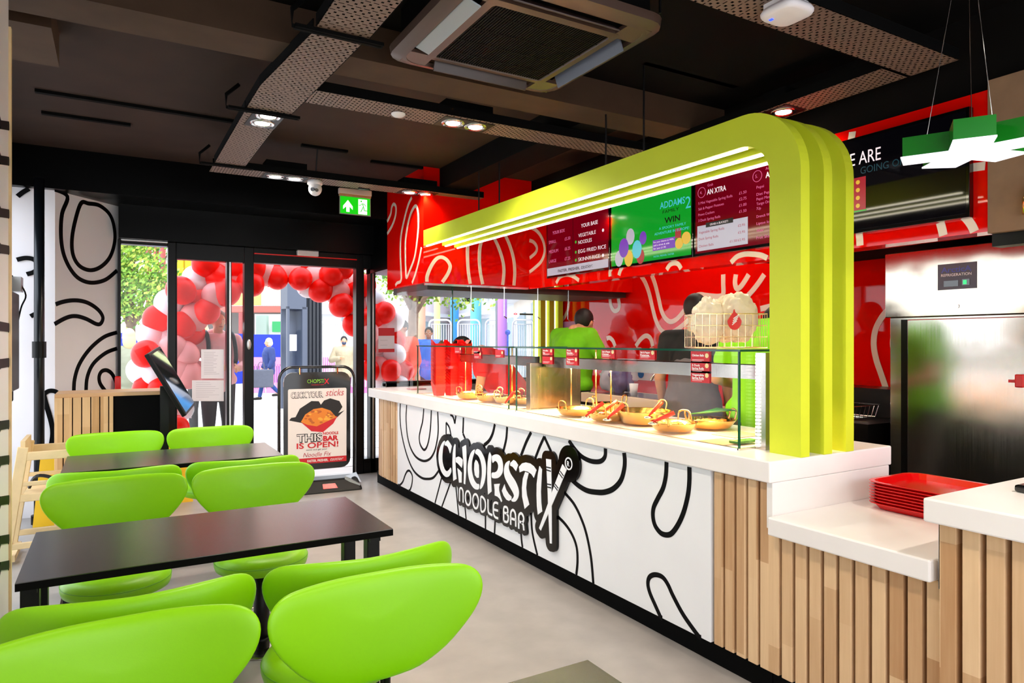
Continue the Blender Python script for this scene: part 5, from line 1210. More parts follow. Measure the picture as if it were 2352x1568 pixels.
pt_('FASTER, FRESHER, ', -.10, .275, .032, 0, .2, bold=.03, d=.005); pt_('tastier', .12, .275, .045, 0, .13, shear=.4, d=.005)
pt_('CLICK YOUR', -.255, .905, .075, 3, .31, bold=.07, d=.0035); pt_('CLICK YOUR', -.253, .907, .072, 0, .305, bold=.015, d=.0045); pt_('sticks', .075, .915, .095, 4, .18, shear=.3)
pm.mat(3); pm.prism([(-.21,.72),(-.17,.80),(-.06,.87),(.01,.865),(.03,.83),(.06,.87),(.12,.89),(.21,.86),(.24,.80),(.20,.74),(.26,.765),(.19,.70),(.1,.66),(-.1,.64),(-.15,.66),(-.27,.69),(-.25,.715)], lf(.0025), .0005)
pm.mat(2); pm.prism([(-.15,.66),(.0,.70),(.19,.71),(.15,.64),(.05,.56),(-.06,.575)], lf(.003), .0005)
pm.mat(5); pm.prism([(-.16,.67),(-.12,.74),(-.04,.79),(.04,.80),(.12,.77),(.18,.70),(.08,.66),(-.01,.62),(-.10,.64)], lf(.0035), .0005)
rnd = random.Random(3)
for k in range(46):
    a = rnd.random()*6.28; r = rnd.random()**.5; x = .01+r*.13*math.cos(a); z = .715+r*.065*math.sin(a); pm.mat(rnd.choice((6, 7, 5))); s = rnd.uniform(.008, .016)
    pm.prism([(x+s*math.cos(t)*1.4, z+s*math.sin(t)*.8) for t in [i*math.pi/4 for i in range(8)]], lf(.004+.00002*k), .0004)
pt_('THIS', -.20, .475, .105, 3, .245, bold=.07, d=.0035); pt_('THIS', -.197, .478, .10, 0, .238, bold=.01)
pt_('NOODLE', .05, .535, .035, 2, .15, bold=.03); pt_('BAR', .05, .475, .065, 2, .15, bold=.05); pt_('IS OPEN!', -.20, .412, .075, 2, .40, bold=.02); pt_('come and get your', -.11, .388, .022, 3, .2); 
pt_('Noodle Fix', -.13, .352, .0, 4) if False else None
pm.mat(4); text(pm, 'Noodle Fix', (-.14, -.0175, .327), PX_, UZ, .06, .27, 'l', 0, .3, lift=0)
pt_('CHOPSTI', -.10, 1.045, .052, 8, .16, bold=.0); pt_('X', .06, 1.035, .07, 2, .05, bold=.03); pt_('NOODLE BAR', -.06, 1.022, .014, 2, .12)
pm.build('poster', [mat('poster cream', '#eae0dc', .5), M['black'], mat('poster red', '#c81420', .4), mat('poster black', '#1a1414', .5), mat('poster pink script', '#c05058', .5), mat('food orange', '#e08020', .4), mat('food yellow', '#f0a838', .4), mat('food brown', '#b85a18', .4), mat('poster lime', '#86c828', .4)], sg)
for sx in (-.17, .19):
    MB().cone((sx, -.02, 1.13), (sx, -.005, 1.20), .008, n=8).build('hanger', M['brass'], sg); 
m = MB(); m.hexa([(-.40,-.22,0),(.40,-.22,0),(.40,.22,0),(-.40,.22,0)], [(-.37,-.10,.11),(.37,-.10,.11),(.37,.10,.11),(-.37,.10,.11)]); b_ = m.build('base', M['black'], sg, bevel=.02, seg=3)
m = MB(); m.hexa([(.02,-.185,.035),(.16,-.185,.035),(.16,-.186,.036),(.02,-.186,.036)], [(.02,-.15,.075),(.14,-.15,.075),(.14,-.151,.076),(.02,-.151,.076)]); m.build('base_sticker', M['redm'], b_)
m = MB(); m.hexa([(.24,-.12,.10),(.37,-.18,.02),(.40,-.1,.02),(.37,.0,.11)], [(.24,-.12,.13),(.38,-.18,.05),(.41,-.1,.05),(.38,.0,.14)]); m.build('corner_clamp', M['aluminium'], sg)

# added strip lights, hidden behind the menu board, to brighten the kitchen
for k, (y0, y1) in enumerate(((2.2, 3.4), (3.8, 5.0))):
    t = thing('strip_light', ['lit kitchen strip light under the bulkhead towards the refrigerator', 'lit kitchen strip light under the bulkhead towards the window'][k], 'ceiling light', (4.3, (y0+y1)/2, 2.8), 0, 'kitchen strip lights')
    part(MB().box(4.24, 4.36, y0, y1, 2.9, CZ), 'housing', M['white'], t); part(MB().box(4.25, 4.35, y0+.02, y1-.02, 2.893, 2.9), 'diffuser', mat('kitchen tube %d' % k, '#ffffff', .5, emit=(1, .88, .72), es=30), t)

hd2 = thing('extraction_hood', 'black extraction hood with a steel lip above the refrigerator', 'hood', (4.6, 2.5, 2.06))
part(MB().box(4.30, 4.88, 1.0, 3.60, 2.06, 2.6), 'canopy', M['blackmatte'], hd2); part(MB().box(4.27, 4.298, 1.0, 3.62, 2.05, 2.075), 'lip', M['steelh'], hd2)
for y in (1.2, 3.3): part(MB().cone((4.6, y, 2.6), (4.6, y, CZ), .01, n=8), 'hanger', M['black'], hd2)
# ================================================================ people
def limb(m, a, b, r0, r1):
    a, b = Vector(a), Vector(b); m.cone(a, b, r0, r1, 14); m.sphere(a, r0, nu=14, nv=8); m.sphere(b, r1, nu=14, nv=8)
def remesh(o, v=.012, s=4):
    r = o.modifiers.new('r', 'REMESH'); r.mode = 'VOXEL'; r.voxel_size = v; r.use_smooth_shade = True
    q = o.modifiers.new('m', 'SMOOTH'); q.iterations = s; q.factor = .5
_cm = {}
def cmat(c, rough=.75, **k):
    if isinstance(c, bpy.types.Material): return c
    if c not in _cm: _cm[c] = mat('cloth '+c, c, rough, noise=.12, nscale=14, bump=.25, **k)
    return _cm[c]
def person(label, loc, rz, top, legs, hair, skin='skin', scale=1.0, lean=0.0, J={}, sleeves='long', hairlen='short', bulk=1.0, shoes='#1a1614', fem=False):
    """y = facing direction. J overrides joints."""
    p = thing('person', label, 'person', loc, rz)
    p.scale = (scale,)*3
    j = dict(pel=(0, 0, .95), chest=(0, .02, 1.28), neck=(0, 0, 1.46), head=(0, .02, 1.62),
             shL=(-.19, 0, 1.41), shR=(.19, 0, 1.41), elL=(-.24, -.02, 1.13), elR=(.24, -.02, 1.13), haL=(-.24, .10, .90), haR=(.24, .10, .90),
             hiL=(-.09, 0, .92), hiR=(.09, 0, .92), knL=(-.10, .03, .50), knR=(.10, .03, .50), anL=(-.10, -.01, .08), anR=(.10, -.01, .08))
    if lean:
        cth, sth = math.cos(lean), math.sin(lean)
        for k in ('chest', 'neck', 'head', 'shL', 'shR', 'elL', 'elR', 'haL', 'haR'):
            x, y, z = j[k]; z -= .95; j[k] = (x, y*cth+z*sth, .95-y*sth*1+z*cth)
    j.update(J); V = {k: Vector(v) for k, v in j.items()}
    m = MB()
    hd = V['head']; nd = (hd-V['neck']).normalized()
    m.sphere(hd+Vector((0, -.005, .02)), .076, .092, .100, 20, 14); m.sphere(hd+Vector((0, .03, -.045)), .055, .06, .06, 16, 10); m.sphere(hd+Vector((0, .055, -.085)), .028, .026, .022, 10, 8)
    m.cone(hd+Vector((0, .088, .012)), hd+Vector((0, .112, -.028)), .008, .014, 8); m.sphere(hd+Vector((0, .108, -.03)), .013, nu=8, nv=6)
    for s in (-1, 1): m.sphere(hd+Vector((s*.078, -.005, -.005)), .012, .02, .03, 8, 8)
    limb(m, V['neck'], hd-Vector((0, .01, .06)), .055, .05)
    up = (V['neck']-V['pel']).normalized()
    limb(m, V['pel'], V['chest'], .13*bulk, .135*bulk); m.sphere(V['chest']+up*.06, .17*bulk, .11*bulk, .14, 16, 12); m.sphere(V['pel'], .165*bulk, .12*bulk, .12, 16, 12)
    for s in 'LR':
        limb(m, V['chest']+up*.12, V['sh'+s], .08, .06); limb(m, V['sh'+s], V['el'+s], .052, .042); limb(m, V['el'+s], V['ha'+s], .042, .027)
        limb(m, V['hi'+s], V['kn'+s], .085*bulk, .057); limb(m, V['kn'+s], V['an'+s], .055, .038); limb(m, V['an'+s]-Vector((0, 0, .03)), V['an'+s]+Vector((0, .14, -.045)), .04, .03)
        # hand: palm, four fingers of different length, thumb
        d = (V['ha'+s]-V['el'+s]).normalized(); sx = 1 if s == 'L' else -1; side = d.cross(Vector((0, 1, 0))); side = side.normalized() if side.length > .1 else Vector((1, 0, 0)); inn = side.cross(d)
        h0 = V['ha'+s]; pe = h0+d*.075; limb(m, h0+side*.012, pe+side*.02, .018, .018); limb(m, h0-side*.012, pe-side*.02, .018, .018)
        for f in range(4):
            b0 = pe+side*(.027-.018*f); L_ = (.062, .072, .068, .054)[f]; k1 = b0+(d+inn*.25*sx).normalized()*L_*.5; limb(m, b0, k1, .0095, .009); limb(m, k1, k1+(d+inn*.8*sx).normalized()*L_*.5, .009, .0075)
        t0 = h0+d*.02+side*.03; limb(m, t0, t0+(d*.6+side*.8).normalized()*.035, .011, .010); limb(m, t0+(d*.6+side*.8).normalized()*.035, t0+d*.06+side*.035, .010, .008)
    o = m.build('body', M[skin] if isinstance(skin, str) else skin, p, True); remesh(o, .011, 3)
    # face marks
    m = MB()
    for s in (-1, 1): m.sphere(hd+Vector((s*.03, .083, .018)), .011, .006, .006, 10, 6)
    m.build('eye', M['white'], p, True); m = MB()
    for s in (-1, 1): m.sphere(hd+Vector((s*.03, .089, .018)), .005, .003, .005, 8, 6)
    m.build('pupil', M['black'], p, True)
    m = MB(); m.sphere(hd+Vector((0, .088, -.062)), .022, .008, .006, 10, 6); m.build('mouth', cmat('#b0605a', .5), p, True)
    # hair
    m = MB(); m.sphere(hd+Vector((0, -.018, .035)), .086, .098, .100, 20, 14)
    if hairlen == 'long': m.sphere(hd+Vector((0, -.05, -.05)), .09, .07, .14, 16, 12)
    if hairlen == 'bob': m.sphere(hd+Vector((0, -.04, -.02)), .10, .085, .10, 16, 12)
    h = m.build('hair', M[hair], p, True); remesh(h, .012, 2)
    # top
    tmt = cmat(top); m = MB(); g = .018 if sleeves != 'coat' else .035
    limb(m, V['pel']+up*.02, V['chest'], (.135+g)*bulk, (.14+g)*bulk); m.sphere(V['chest']+up*.06, (.17+g)*bulk, (.11+g)*bulk, .145, 18, 12); m.sphere(V['pel']+up*.02, (.168+g)*bulk, (.125+g)*bulk, .12, 18, 12)
    if sleeves == 'coat': m.sphere(V['pel']-Vector((0, 0, .12)), .20*bulk, .16*bulk, .2, 18, 12)
    for s in 'LR':
        limb(m, V['chest']+up*.12, V['sh'+s], .085+g*.5, .065+g*.6)
        if sleeves == 'short': limb(m, V['sh'+s], V['sh'+s].lerp(V['el'+s], .6), .062+g*.5, .056+g*.5)
        else: limb(m, V['sh'+s], V['el'+s], .055+g, .047+g); limb(m, V['el'+s], V['ha'+s].lerp(V['el'+s], .12), .045+g, .034+g*.6)
    o = m.build('top', tmt, p, True); remesh(o, .012, 3)
    m = MB(); m.sphere(V['pel']-Vector((0, 0, .02)), .172*bulk, .128*bulk, .12, 18, 12)
    for s in 'LR': limb(m, V['hi'+s], V['kn'+s], .092*bulk, .068); limb(m, V['kn'+s], V['an'+s]+Vector((0, 0, .03)), .066, .055)
    o = m.build('trousers', cmat(legs), p, True); remesh(o, .013, 2)
    m = MB()
    for s in 'LR': limb(m, V['an'+s]-Vector((0, .02, .035)), V['an'+s]+Vector((0, .15, -.045)), .046, .036)
    o = m.build('shoes', cmat(shoes), p, True); remesh(o, .012, 1)
    return p, V
def gp(px, d, z=0):
    r = ray(px, 784); return (r[0]*d, r[1]*d, z)
CAMR = math.radians(-30.2)
# staff
tq = Dp(1342, 784, 7.2)
p1, V1 = person('person in a lime green shirt turned away at the back worktop beside the window', (3.80, 5.42, 0), math.radians(-75), '#7bd800', '#1c1d14', 'hairblack', sleeves='short', lean=.12, bulk=1.25, scale=1.07, J=dict(head=(0, .22, 1.53), elL=(-.32, .14, 1.14), elR=(.32, .14, 1.14), haL=(-.22, .34, .98), haR=(.22, .34, .98)))
rb = person('person in a red top and black cap leaning low behind the far display case', gp(1178, 6.5), math.radians(60), '#d00a10', '#181414', 'hairblack', 'skin', sleeves='short', bulk=1.15, lean=.62,
   J=dict(head=(0, .50, 1.37), elL=(-.22, .30, 1.07), elR=(.22, .30, 1.07), haL=(-.18, .34, .88), haR=(.2, .34, .88)))
p3, V3 = person('person in a black top and dark grey apron, head hidden behind the wire basket', (3.72, 3.72, 0), math.radians(-60), '#0a0a0c', '#5c5558', 'hairblack', sleeves='short', lean=.12, bulk=1.1, scale=1.04)
m = MB(); limb(m, V3['pel']-Vector((0, 0, .25)), V3['pel']+Vector((0, .02, .22)), .19, .175); m.sphere(V3['pel']-Vector((0, 0, .05)), .215, .17, .3, 18, 12); o = m.build('apron', cmat('#6c6468'), p3, True); remesh(o, .013, 3)
p4, V4 = person('person in a lime green shirt standing right behind the display case near the arch', (3.40, 2.76, 0), math.radians(-60), '#86e200', '#5b5750', 'hairblack', sleeves='short', bulk=1.35, lean=.05, scale=1.07, J=dict(head=(0, .26, 1.44), neck=(0,.1,1.43), elL=(-.32, .10, 1.14), haL=(-.24, .34, 1.08), elR=(.3, .1, 1.14), haR=(.16, .36, 1.05)))
# passers-by
def bag(parent_label, p, loc, col, s=(.17, .07, .15), nm='shopping_bag'):
    t = thing(nm, parent_label, 'bag', loc); 
    part(MB().box(loc[0]-s[0], loc[0]+s[0], loc[1]-s[1], loc[1]+s[1], loc[2]-s[2], loc[2]+s[2]), 'bag_body', cmat(col), t, bevel=.03, seg=3)
    part(MB().tube(catmull([(loc[0]-.08, loc[1], loc[2]+s[2]-.01), (loc[0]-.05, loc[1], loc[2]+s[2]+.16), (loc[0]+.05, loc[1], loc[2]+s[2]+.16), (loc[0]+.08, loc[1], loc[2]+s[2]-.01)], 4), .01, 6), 'strap', cmat(col), t)
pm_, Vm = person('person in a pale pink hooded top looking down outside the door glass', gp(500, 7.9), math.radians(190), '#f0b4b4', '#241c20', 'hairbrown', sleeves='long', bulk=1.12, scale=1.04, J=dict(elR=(.30, .05, 1.14), haR=(.10, .30, 1.12), elL=(-.30, .05, 1.14), haL=(-.12, .30, 1.10)))
hood = MB(); hood.sphere((0, -.07, 1.47), .12, .09, .07, 20, 12); hd_ = hood.build('hood', cmat('#f2bcbc'), pm_, True)
m = MB()
for s in (-1, 1): m.tube(catmull([(s*.13, -.12, 1.44), (s*.135, .03, 1.50), (s*.14, .14, 1.38), (s*.15, .15, 1.2), (s*.17, .0, 1.1)], 4), .022, 6)
m.build('backpack_strap', M['black'], pm_, True)
pb_, Vb = person('white haired person in a navy jacket walking past with a clear bag', gp(618, 17), math.radians(100), '#2c3e7a', '#20448c', 'hairgrey', sleeves='coat', hairlen='bob', scale=.88, J=dict(knL=(-.10, .22, .52), anL=(-.10, .30, .10), knR=(.10, -.02, .5), anR=(.10, -.30, .16)))
lb_ = gp(600, 16.6); bag('large dark see-through shopping bag carried by the person in the navy jacket', None, (lb_[0], lb_[1], .55), '#5c6070', (.28, .08, .22))
pc_, Vc = person('person in a cream padded coat and dark face mask walking towards the door', gp(790, 15.5), math.radians(165), '#b3a488', '#5a1a48', 'hairblack', sleeves='coat', bulk=1.2, scale=.90, J=dict(elR=(.3, .05, 1.15), haR=(.1, .28, 1.2)))
MB().sphere(Vc['head']+Vector((0, .07, -.05)), .055, .04, .045, 14, 10).build('face_mask', cmat('#3a4664'), pc_, True)
person('person in an orange red padded jacket half hidden behind the right balloons', gp(925, 10.5), math.radians(120), '#d8523e', '#2a2830', 'hairblack', 'skin2', sleeves='coat', scale=1.02)
person('person with dark hair and a blue top beyond the tree', gp(985, 14), math.radians(150), '#3a62b8', '#2a2830', 'hairblack', 'skin2', sleeves='coat', scale=1.0)
person('blond person in an olive green jacket seen through the left window pane', gp(296, 9.2), math.radians(10), '#8a8f78', '#3a3a3a', 'hairblond', sleeves='coat', hairlen='long', scale=.93)
person('fair haired person standing behind the pink hooded person beside the balloons', gp(462, 9.6), math.radians(150), '#f0e8e4', '#3a3a3a', 'hairblond', sleeves='long', hairlen='bob', scale=1.0)
# ================================================================ balloons
bm_ = {'r': mat('red latex', '#ff1406', .38, spec=.2), 'p': mat('pink latex', '#f49a98', .38, spec=.25), 'w': mat('white latex', '#f4eef2', .35, spec=.25)}
for mm in bm_.values():
    b_ = mm.node_tree.nodes['Principled BSDF']; b_.inputs['Sheen Weight'].default_value = 0
def balloon_mesh(k):
    m = MB(); prof = []
    for i in range(17):
        t = math.pi*i/16; r = math.sin(t)*(1+.02*math.cos(t)); z = math.cos(t)*(1.04 if t < math.pi/2 else 1.16); prof.append((max(r, .001)*(1 if i < 14 else .92), z))
    m.lathe(prof, n=24); m.lathe([(.01, -1.15), (.05, -1.2), (.06, -1.24), (.01, -1.24)], n=10); return m.build('balloon', bm_[k], None, True)
proto = {}
BL = [(1, 472,606,'r'),(1,450,640,'w'),(1,500,636,'r'),(1,415,666,'r'),(1,452,684,'r'),(1,494,678,'p'),(1,475,714,'r'),(1,388,696,'w'),(1,446,727,'p'),(1,362,732,'r'),(1,417,745,'r'),(1,346,770,'w'),(1,378,775,'w'),(1,440,765,'r'),
      (1,398,800,'p'),(1,335,812,'r'),(1,425,812,'p'),(1,322,850,'w'),(1,358,850,'w'),(1,415,850,'p'),(1,340,890,'r'),(1,372,895,'r'),(1,430,858,'p'),(1,412,935,'w'),(1,402,985,'r'),(1,375,940,'p'),(1,345,930,'w'),
      (0,525,612,'p'),(0,548,610,'r'),(0,545,642,'p'),(0,520,670,'r'),(0,580,612,'r'),(0,575,650,'r'),(0,603,624,'p'),(0,632,604,'r'),(0,635,636,'r'),(0,664,622,'p'),(0,700,602,'r'),(0,690,640,'r'),(0,722,636,'p'),(0,712,655,'w'),
      (0,762,630,'r'),(0,772,618,'w'),(0,738,665,'r'),(0,775,670,'p'),(0,800,640,'w'),(0,785,700,'r'),(0,815,672,'r'),(0,822,705,'p'),(0,785,610,'r'),
      (2,838,655,'r'),(2,862,690,'w'),(2,838,735,'r'),(2,862,722,'r'),(2,882,718,'r'),(2,812,745,'r'),(2,845,765,'p'),(2,885,750,'w'),(2,838,800,'r'),(2,868,790,'w'),(2,905,780,'r'),(2,865,820,'w'),(2,905,812,'w'),(2,850,850,'r'),(2,897,850,'r'),(2,925,852,'r'),(2,880,880,'w'),(2,915,885,'w'),(2,905,735,'w'),(2,870,845,'p')]
SEC = {1: 'left leg', 0: 'top span', 2: 'right leg'}; cn = {'r': 'red', 'p': 'pale pink', 'w': 'white'}
rnd = random.Random(11)
for i, (s, px, py, k) in enumerate(BL):
    yd = 8.35+rnd.uniform(-.12, .14)+(.1 if k == 'w' else 0)-.15*(s == 2)
    p = Yp(px, py, yd); r = rnd.uniform(.138, .155)*(1.0 if s != 2 else .95)
    if k not in proto: proto[k] = balloon_mesh(k); o = proto[k]
    else: o = proto[k].copy(); C.objects.link(o)
    o.location = p; o.scale = (r, r, r); o.rotation_euler = (rnd.uniform(-.9, .9), rnd.uniform(-.9, .9), 0)
    tag(o, 'shiny %s balloon in the %s of the balloon arch outside the doors' % (cn[k], SEC[s]), 'balloon', '%s balloons of the %s' % (cn[k], SEC[s]))
# ================================================================ street
kt = thing('street_kiosk', 'tall dark grey telephone kiosk with glass side standing on the pavement', 'kiosk', gp(710, 15))
r0 = Vector(gp(665, 14.6)); r1 = Vector(gp(745, 15.2)); u = (r1-r0).normalized(); v = Vector((-u.y, u.x, 0))
def kbox(m, a, b, c, d, z0, z1_): m.hexa([r0+u*a+v*c+UZ_*z0, r0+u*b+v*c+UZ_*z0, r0+u*b+v*d+UZ_*z0, r0+u*a+v*d+UZ_*z0], [r0+u*a+v*c+UZ_*z1_, r0+u*b+v*c+UZ_*z1_, r0+u*b+v*d+UZ_*z1_, r0+u*a+v*d+UZ_*z1_])
m = MB(); kbox(m, -.05, .40, 0, .3, 2.15, 2.85); kbox(m, .30, .42, 0, .3, 0, 2.2); kbox(m, -.05, .0, 0, .06, 0, 2.2); kbox(m, -.05, .35, .27, .3, 0, 2.2); part(m, 'shell', mat('kiosk blue grey', '#4a5264', .4), kt)
m = MB(); kbox(m, .42, .76, 0, .3, 0, 2.85)
for k in range(4): kbox(m, .45+.09*k, .49+.09*k, -.03, 0, 0, 2.85)
part(m, 'ribbed_body', mat('kiosk black', '#1c2029', .4), kt)
m = MB(); kbox(m, .02, .28, .02, .03, .1, 2.1); part(m, 'glass_side', M['wglass'], kt)
m = MB(); kbox(m, .0, .16, -.01, .0, 1.25, 1.6); part(m, 'poster', M['white'], kt)
m = MB(); text(m, 'Kiosk', r0+u*.1+v*-.01+UZ_*2.25, u, UZ, .1); part(m, 'lettering', M['txtw'], kt) if False else None
blue = mat('blue hoarding paint', '#0a2ca8', .45, noise=.08)
def wallseg(name, px0, px1, d0, d1, z0, z1_, mt, label, cat, thick=.08, grp=None):
    a = Vector(gp(px0, d0)); b = Vector(gp(px1, d1)); d = (b-a).normalized(); n_ = Vector((-d.y, d.x, 0))*thick
    m = MB(); m.hexa([a+UZ_*z0, b+UZ_*z0, b+n_+UZ_*z0, a+n_+UZ_*z0], [a+UZ_*z1_, b+UZ_*z1_, b+n_+UZ_*z1_, a+n_+UZ_*z1_]); o = m.build(name, mt); tag(o, label, cat, grp); return o
wallseg('hoarding_panel', 255, 420, 21, 22, -.02, 1.72, blue, 'bright blue site hoarding seen behind the balloons on the left', 'hoarding', grp='blue site hoardings')
wallseg('hoarding_panel', 425, 562, 22, 24, -.02, 1.72, blue, 'bright blue site hoarding behind the pink hooded person', 'hoarding', grp='blue site hoardings')
wallseg('hoarding_panel', 564, 705, 24, 25, -.02, 1.70, blue, 'bright blue site hoarding behind the walking person in navy', 'hoarding', grp='blue site hoardings')
pk = mat('pink plastic barrier', '#e080b8', .5)
for i, (a, b) in enumerate(((560, 610), (612, 660), (735, 790), (792, 850), (852, 905))):
    d = 19.5; A = Vector(gp(a, d)); B = Vector(gp(b, d)); dd = (B-A); L_ = dd.length; dd.normalize(); nn = Vector((-dd.y, dd.x, 0))*.03; m = MB()
    def kb(s0, s1, z0, z1_): m.hexa([A+dd*s0+UZ_*z0-nn, A+dd*s1+UZ_*z0-nn, A+dd*s1+UZ_*z0+nn, A+dd*s0+UZ_*z0+nn], [A+dd*s0+UZ_*z1_-nn, A+dd*s1+UZ_*z1_-nn, A+dd*s1+UZ_*z1_+nn, A+dd*s0+UZ_*z1_+nn])
    kb(0, L_*.96, .75, 1.0); kb(0, L_*.96, -.02, .15)
    for k in range(9): kb(L_*.96*k/9, L_*.96*k/9+.03, .1, .8)
    tag(m.build('plastic_barrier', pk), 'pink slatted plastic street barrier, %s' % ['just right of the door post', 'behind the navy jacket', 'right of the street kiosk', 'behind the masked person', 'behind the right balloons'][i], 'barrier', 'pink plastic street barriers')
# site building behind the hoarding
sb = thing('site_building', 'boarded building with orange wooden panels above a red steel canopy', 'building', gp(560, 32))
def seg2(nm, px0, px1, d, z0, z1_, mt, th=.3):
    a = Vector(gp(px0, d)); b = Vector(gp(px1, d)); dr = (b-a).normalized(); n_ = Vector((-dr.y, dr.x, 0))*th; m = MB()
    m.hexa([a+UZ_*z0, b+UZ_*z0, b+n_+UZ_*z0, a+n_+UZ_*z0], [a+UZ_*z1_, b+UZ_*z1_, b+n_+UZ_*z1_, a+n_+UZ_*z1_]); return part(m, nm, mt, sb)
seg2('upper_wall', 260, 680, 34, 4.2, 12, mat('pale rendered wall', '#d9cbc0', .8)); seg2('orange_board', 510, 600, 33, 3.2, 4.25, mat('orange boarding', '#e0a060', .7)); seg2('pale_board', 600, 670, 33, 3.2, 4.25, mat('pale boarding', '#dcc4a4', .7, noise=.2, nscale=3))
seg2('canopy', 500, 665, 30, 2.75, 3.0, mat('rust red steel', '#b8584c', .6), .8); seg2('ground_floor', 450, 700, 33.5, 0, 3.2, mat('dark shop interior', '#5a5450', .7)); seg2('white_bay', 585, 680, 32.5, 1.6, 2.75, mat('site cabin white', '#d6dcd8', .6)); seg2('green_sign', 625, 660, 32.3, 1.9, 2.4, mat('cabin green', '#2c9858', .5)); seg2('grey_cabinet', 588, 612, 32.2, 1.7, 2.7, mat('cabin grey green', '#8fa49a', .5))
for k, px in enumerate((402, 425)): seg2('yellow_panel', px, px+18, 33, 3.2, 8.5, mat('yellow panel %d' % k, '#e0c81a', .6))
for k, px in enumerate((335, 352, 368, 548)): seg2('steel_column', px, px+5, 31.5, 0, 9 if k < 3 else 3, mat('brick red column %d' % k, '#a04a48', .6))
for k in range(4): seg2('window', 300+k*28, 316+k*28, 33.9, 5.5, 7.5, mat('window dark %d' % k, '#77707a', .3))
# trees
leafm = [mat('leaf green', '#7fae3a', .6), mat('leaf yellow green', '#a8bf4a', .6), mat('leaf deep green', '#4f7f2a', .6)]
def tree(label, px, d, h0, h1, r, seed, n=2600, tr=.12, lean=0, extra=None):
    t = thing('street_tree', label, 'tree', gp(px, d)); b = Vector(gp(px, d)); rnd = random.Random(seed)
    m = MB(); pts = [b+Vector((0, 0, -.05)), b+Vector((lean*.3, 0, h0*.5)), b+Vector((lean*.5, 0, h0)), b+Vector((lean, 0, (h0+h1)/2))]
    m.tube(catmull(pts, 5), [tr*(1-.6*i/16) for i in range(16)], 10)
    for k in range(7):
        a = k*2.4; q = b+Vector((lean*.5, 0, h0*.9)); e = q+Vector((math.cos(a)*r*.7, math.sin(a)*r*.7, (h1-h0)*rnd.uniform(.2, .8))); m.tube([q, q.lerp(e, .5)+Vector((0, 0, .1)), e], [tr*.4, tr*.25, .01], 6)
    if extra: m.tube([b+Vector((lean*.5, 0, h0*.95)), b.lerp(Vector(gp(*extra)), .5)+Vector((0, 0, h0+.5)), Vector(gp(*extra))+Vector((0, 0, h0+.6))], [tr*.4, tr*.3, .01], 6)
    part(m, 'trunk', mat('bark %d' % seed, '#8a7360', .9, noise=.4, nscale=12, bump=.4), t, smooth=True)
    m = MB(); c = b+Vector((lean, 0, (h0+h1)/2+.1))
    cl = [(rnd.gauss(0, .5)*r, rnd.gauss(0, .5)*r, rnd.uniform(-.5, .5)*(h1-h0)) for _ in range(46)]
    for k in range(n):
        q = rnd.choice(cl); p = c+Vector(q) if not extra or k % 3 else Vector(gp(*extra))+Vector((0, 0, h0+.75))+Vector((q[0]*.8, q[1]*.8, q[2]*.45)); p = p+Vector((rnd.gauss(0, .16), rnd.gauss(0, .16), rnd.gauss(0, .13)))*r; s = rnd.uniform(.028, .055)
        a = Vector((rnd.gauss(0, 1), rnd.gauss(0, 1), rnd.gauss(0, 1))).normalized(); bb = a.orthogonal().normalized(); cc = a.cross(bb); m.mat(rnd.choice((0, 0, 1, 1, 2)))
        m.add([p-bb*s, p+cc*s*.6, p+bb*s, p-cc*s*.6], [(0, 1, 2, 3)])
    tag(part(m, 'foliage', leafm, t), kind='stuff')
tree('leafy green street tree filling the left window pane', 300, 13.5, 1.9, 5.2, 1.15, 1, 15000, .13)
tree('street tree with a thick bare trunk right of the doors', 935, 11, 2.1, 3.4, .95, 2, 9000, .12, lean=.25, extra=(1050, 12.5))
# crowd barriers and street fences on the right
galv = mat('galvanised tube', (.75, .76, .78), .35, .8)
def fence(label, px0, px1, d, h=2.05, n=9, grp='galvanised fence panels in the street'):
    A = Vector(gp(px0, d)); B = Vector(gp(px1, d)); u = (B-A).normalized(); L_ = (B-A).length; m = MB(); r = .12
    out = [A, A+UZ_*(h-r)]+[A+u*r*(1-math.cos(t))+UZ_*(h-r+r*math.sin(t)) for t in (.5, 1.1, 1.57)]+[B-u*r*(1-math.sin(t))+UZ_*(h-r+r*math.cos(t)) for t in (0.01, .5, 1.1)]+[B+UZ_*(h-r), B]
    m.tube(out, .028, 6); m.tube([A+UZ_*.25, B+UZ_*.25], .02, 5); m.tube([A+UZ_*(h-.12), B+UZ_*(h-.12)], .014, 5)
    for k in range(1, n): q = A+u*L_*k/n; m.tube([q+UZ_*.25, q+UZ_*(h-.12)], .012, 4)
    tag(m.build('crowd_barrier', galv, smooth=True), label, 'barrier', grp)
for i, (a, b) in enumerate(((740, 785), (787, 832), (986, 1036), (1052, 1102), (1116, 1164), (1178, 1225))):
    fence('tall galvanised tube fence panel, %s' % ['right of the street kiosk', 'behind the masked person', 'behind the red noodle boxes', 'in front of the pale blue column', 'in front of the lilac column', 'closest to the lime window fins'][i], a, b, 19)
for i, (a, b) in enumerate(((290, 315), (325, 350))): fence('low silver barrier in front of the blue hoarding, %s' % ['left pane, by the frame', 'left pane, by the balloons'][i], a, b, 18, 1.35, 5)
# coloured columns
for i, (px, d, w, c, nm) in enumerate(((1044, 24, .15, '#3c98e0', 'blue'), (1093, 21, .17, '#74d0dc', 'pale blue'), (1152, 18.5, .15, '#c88ae0', 'lilac'), (1004, 26, .12, '#e0e89a', 'pale yellow'), (968, 20, .12, '#f0b898', 'peach'))):
    b = gp(px, d); o = MB().cone((b[0], b[1], -.02), (b[0], b[1], 6.5), w, n=20).build('street_column', mat('column '+nm, c, .5), smooth=True); tag(o, 'tall round %s painted column in the street' % nm, 'column', 'painted street columns')
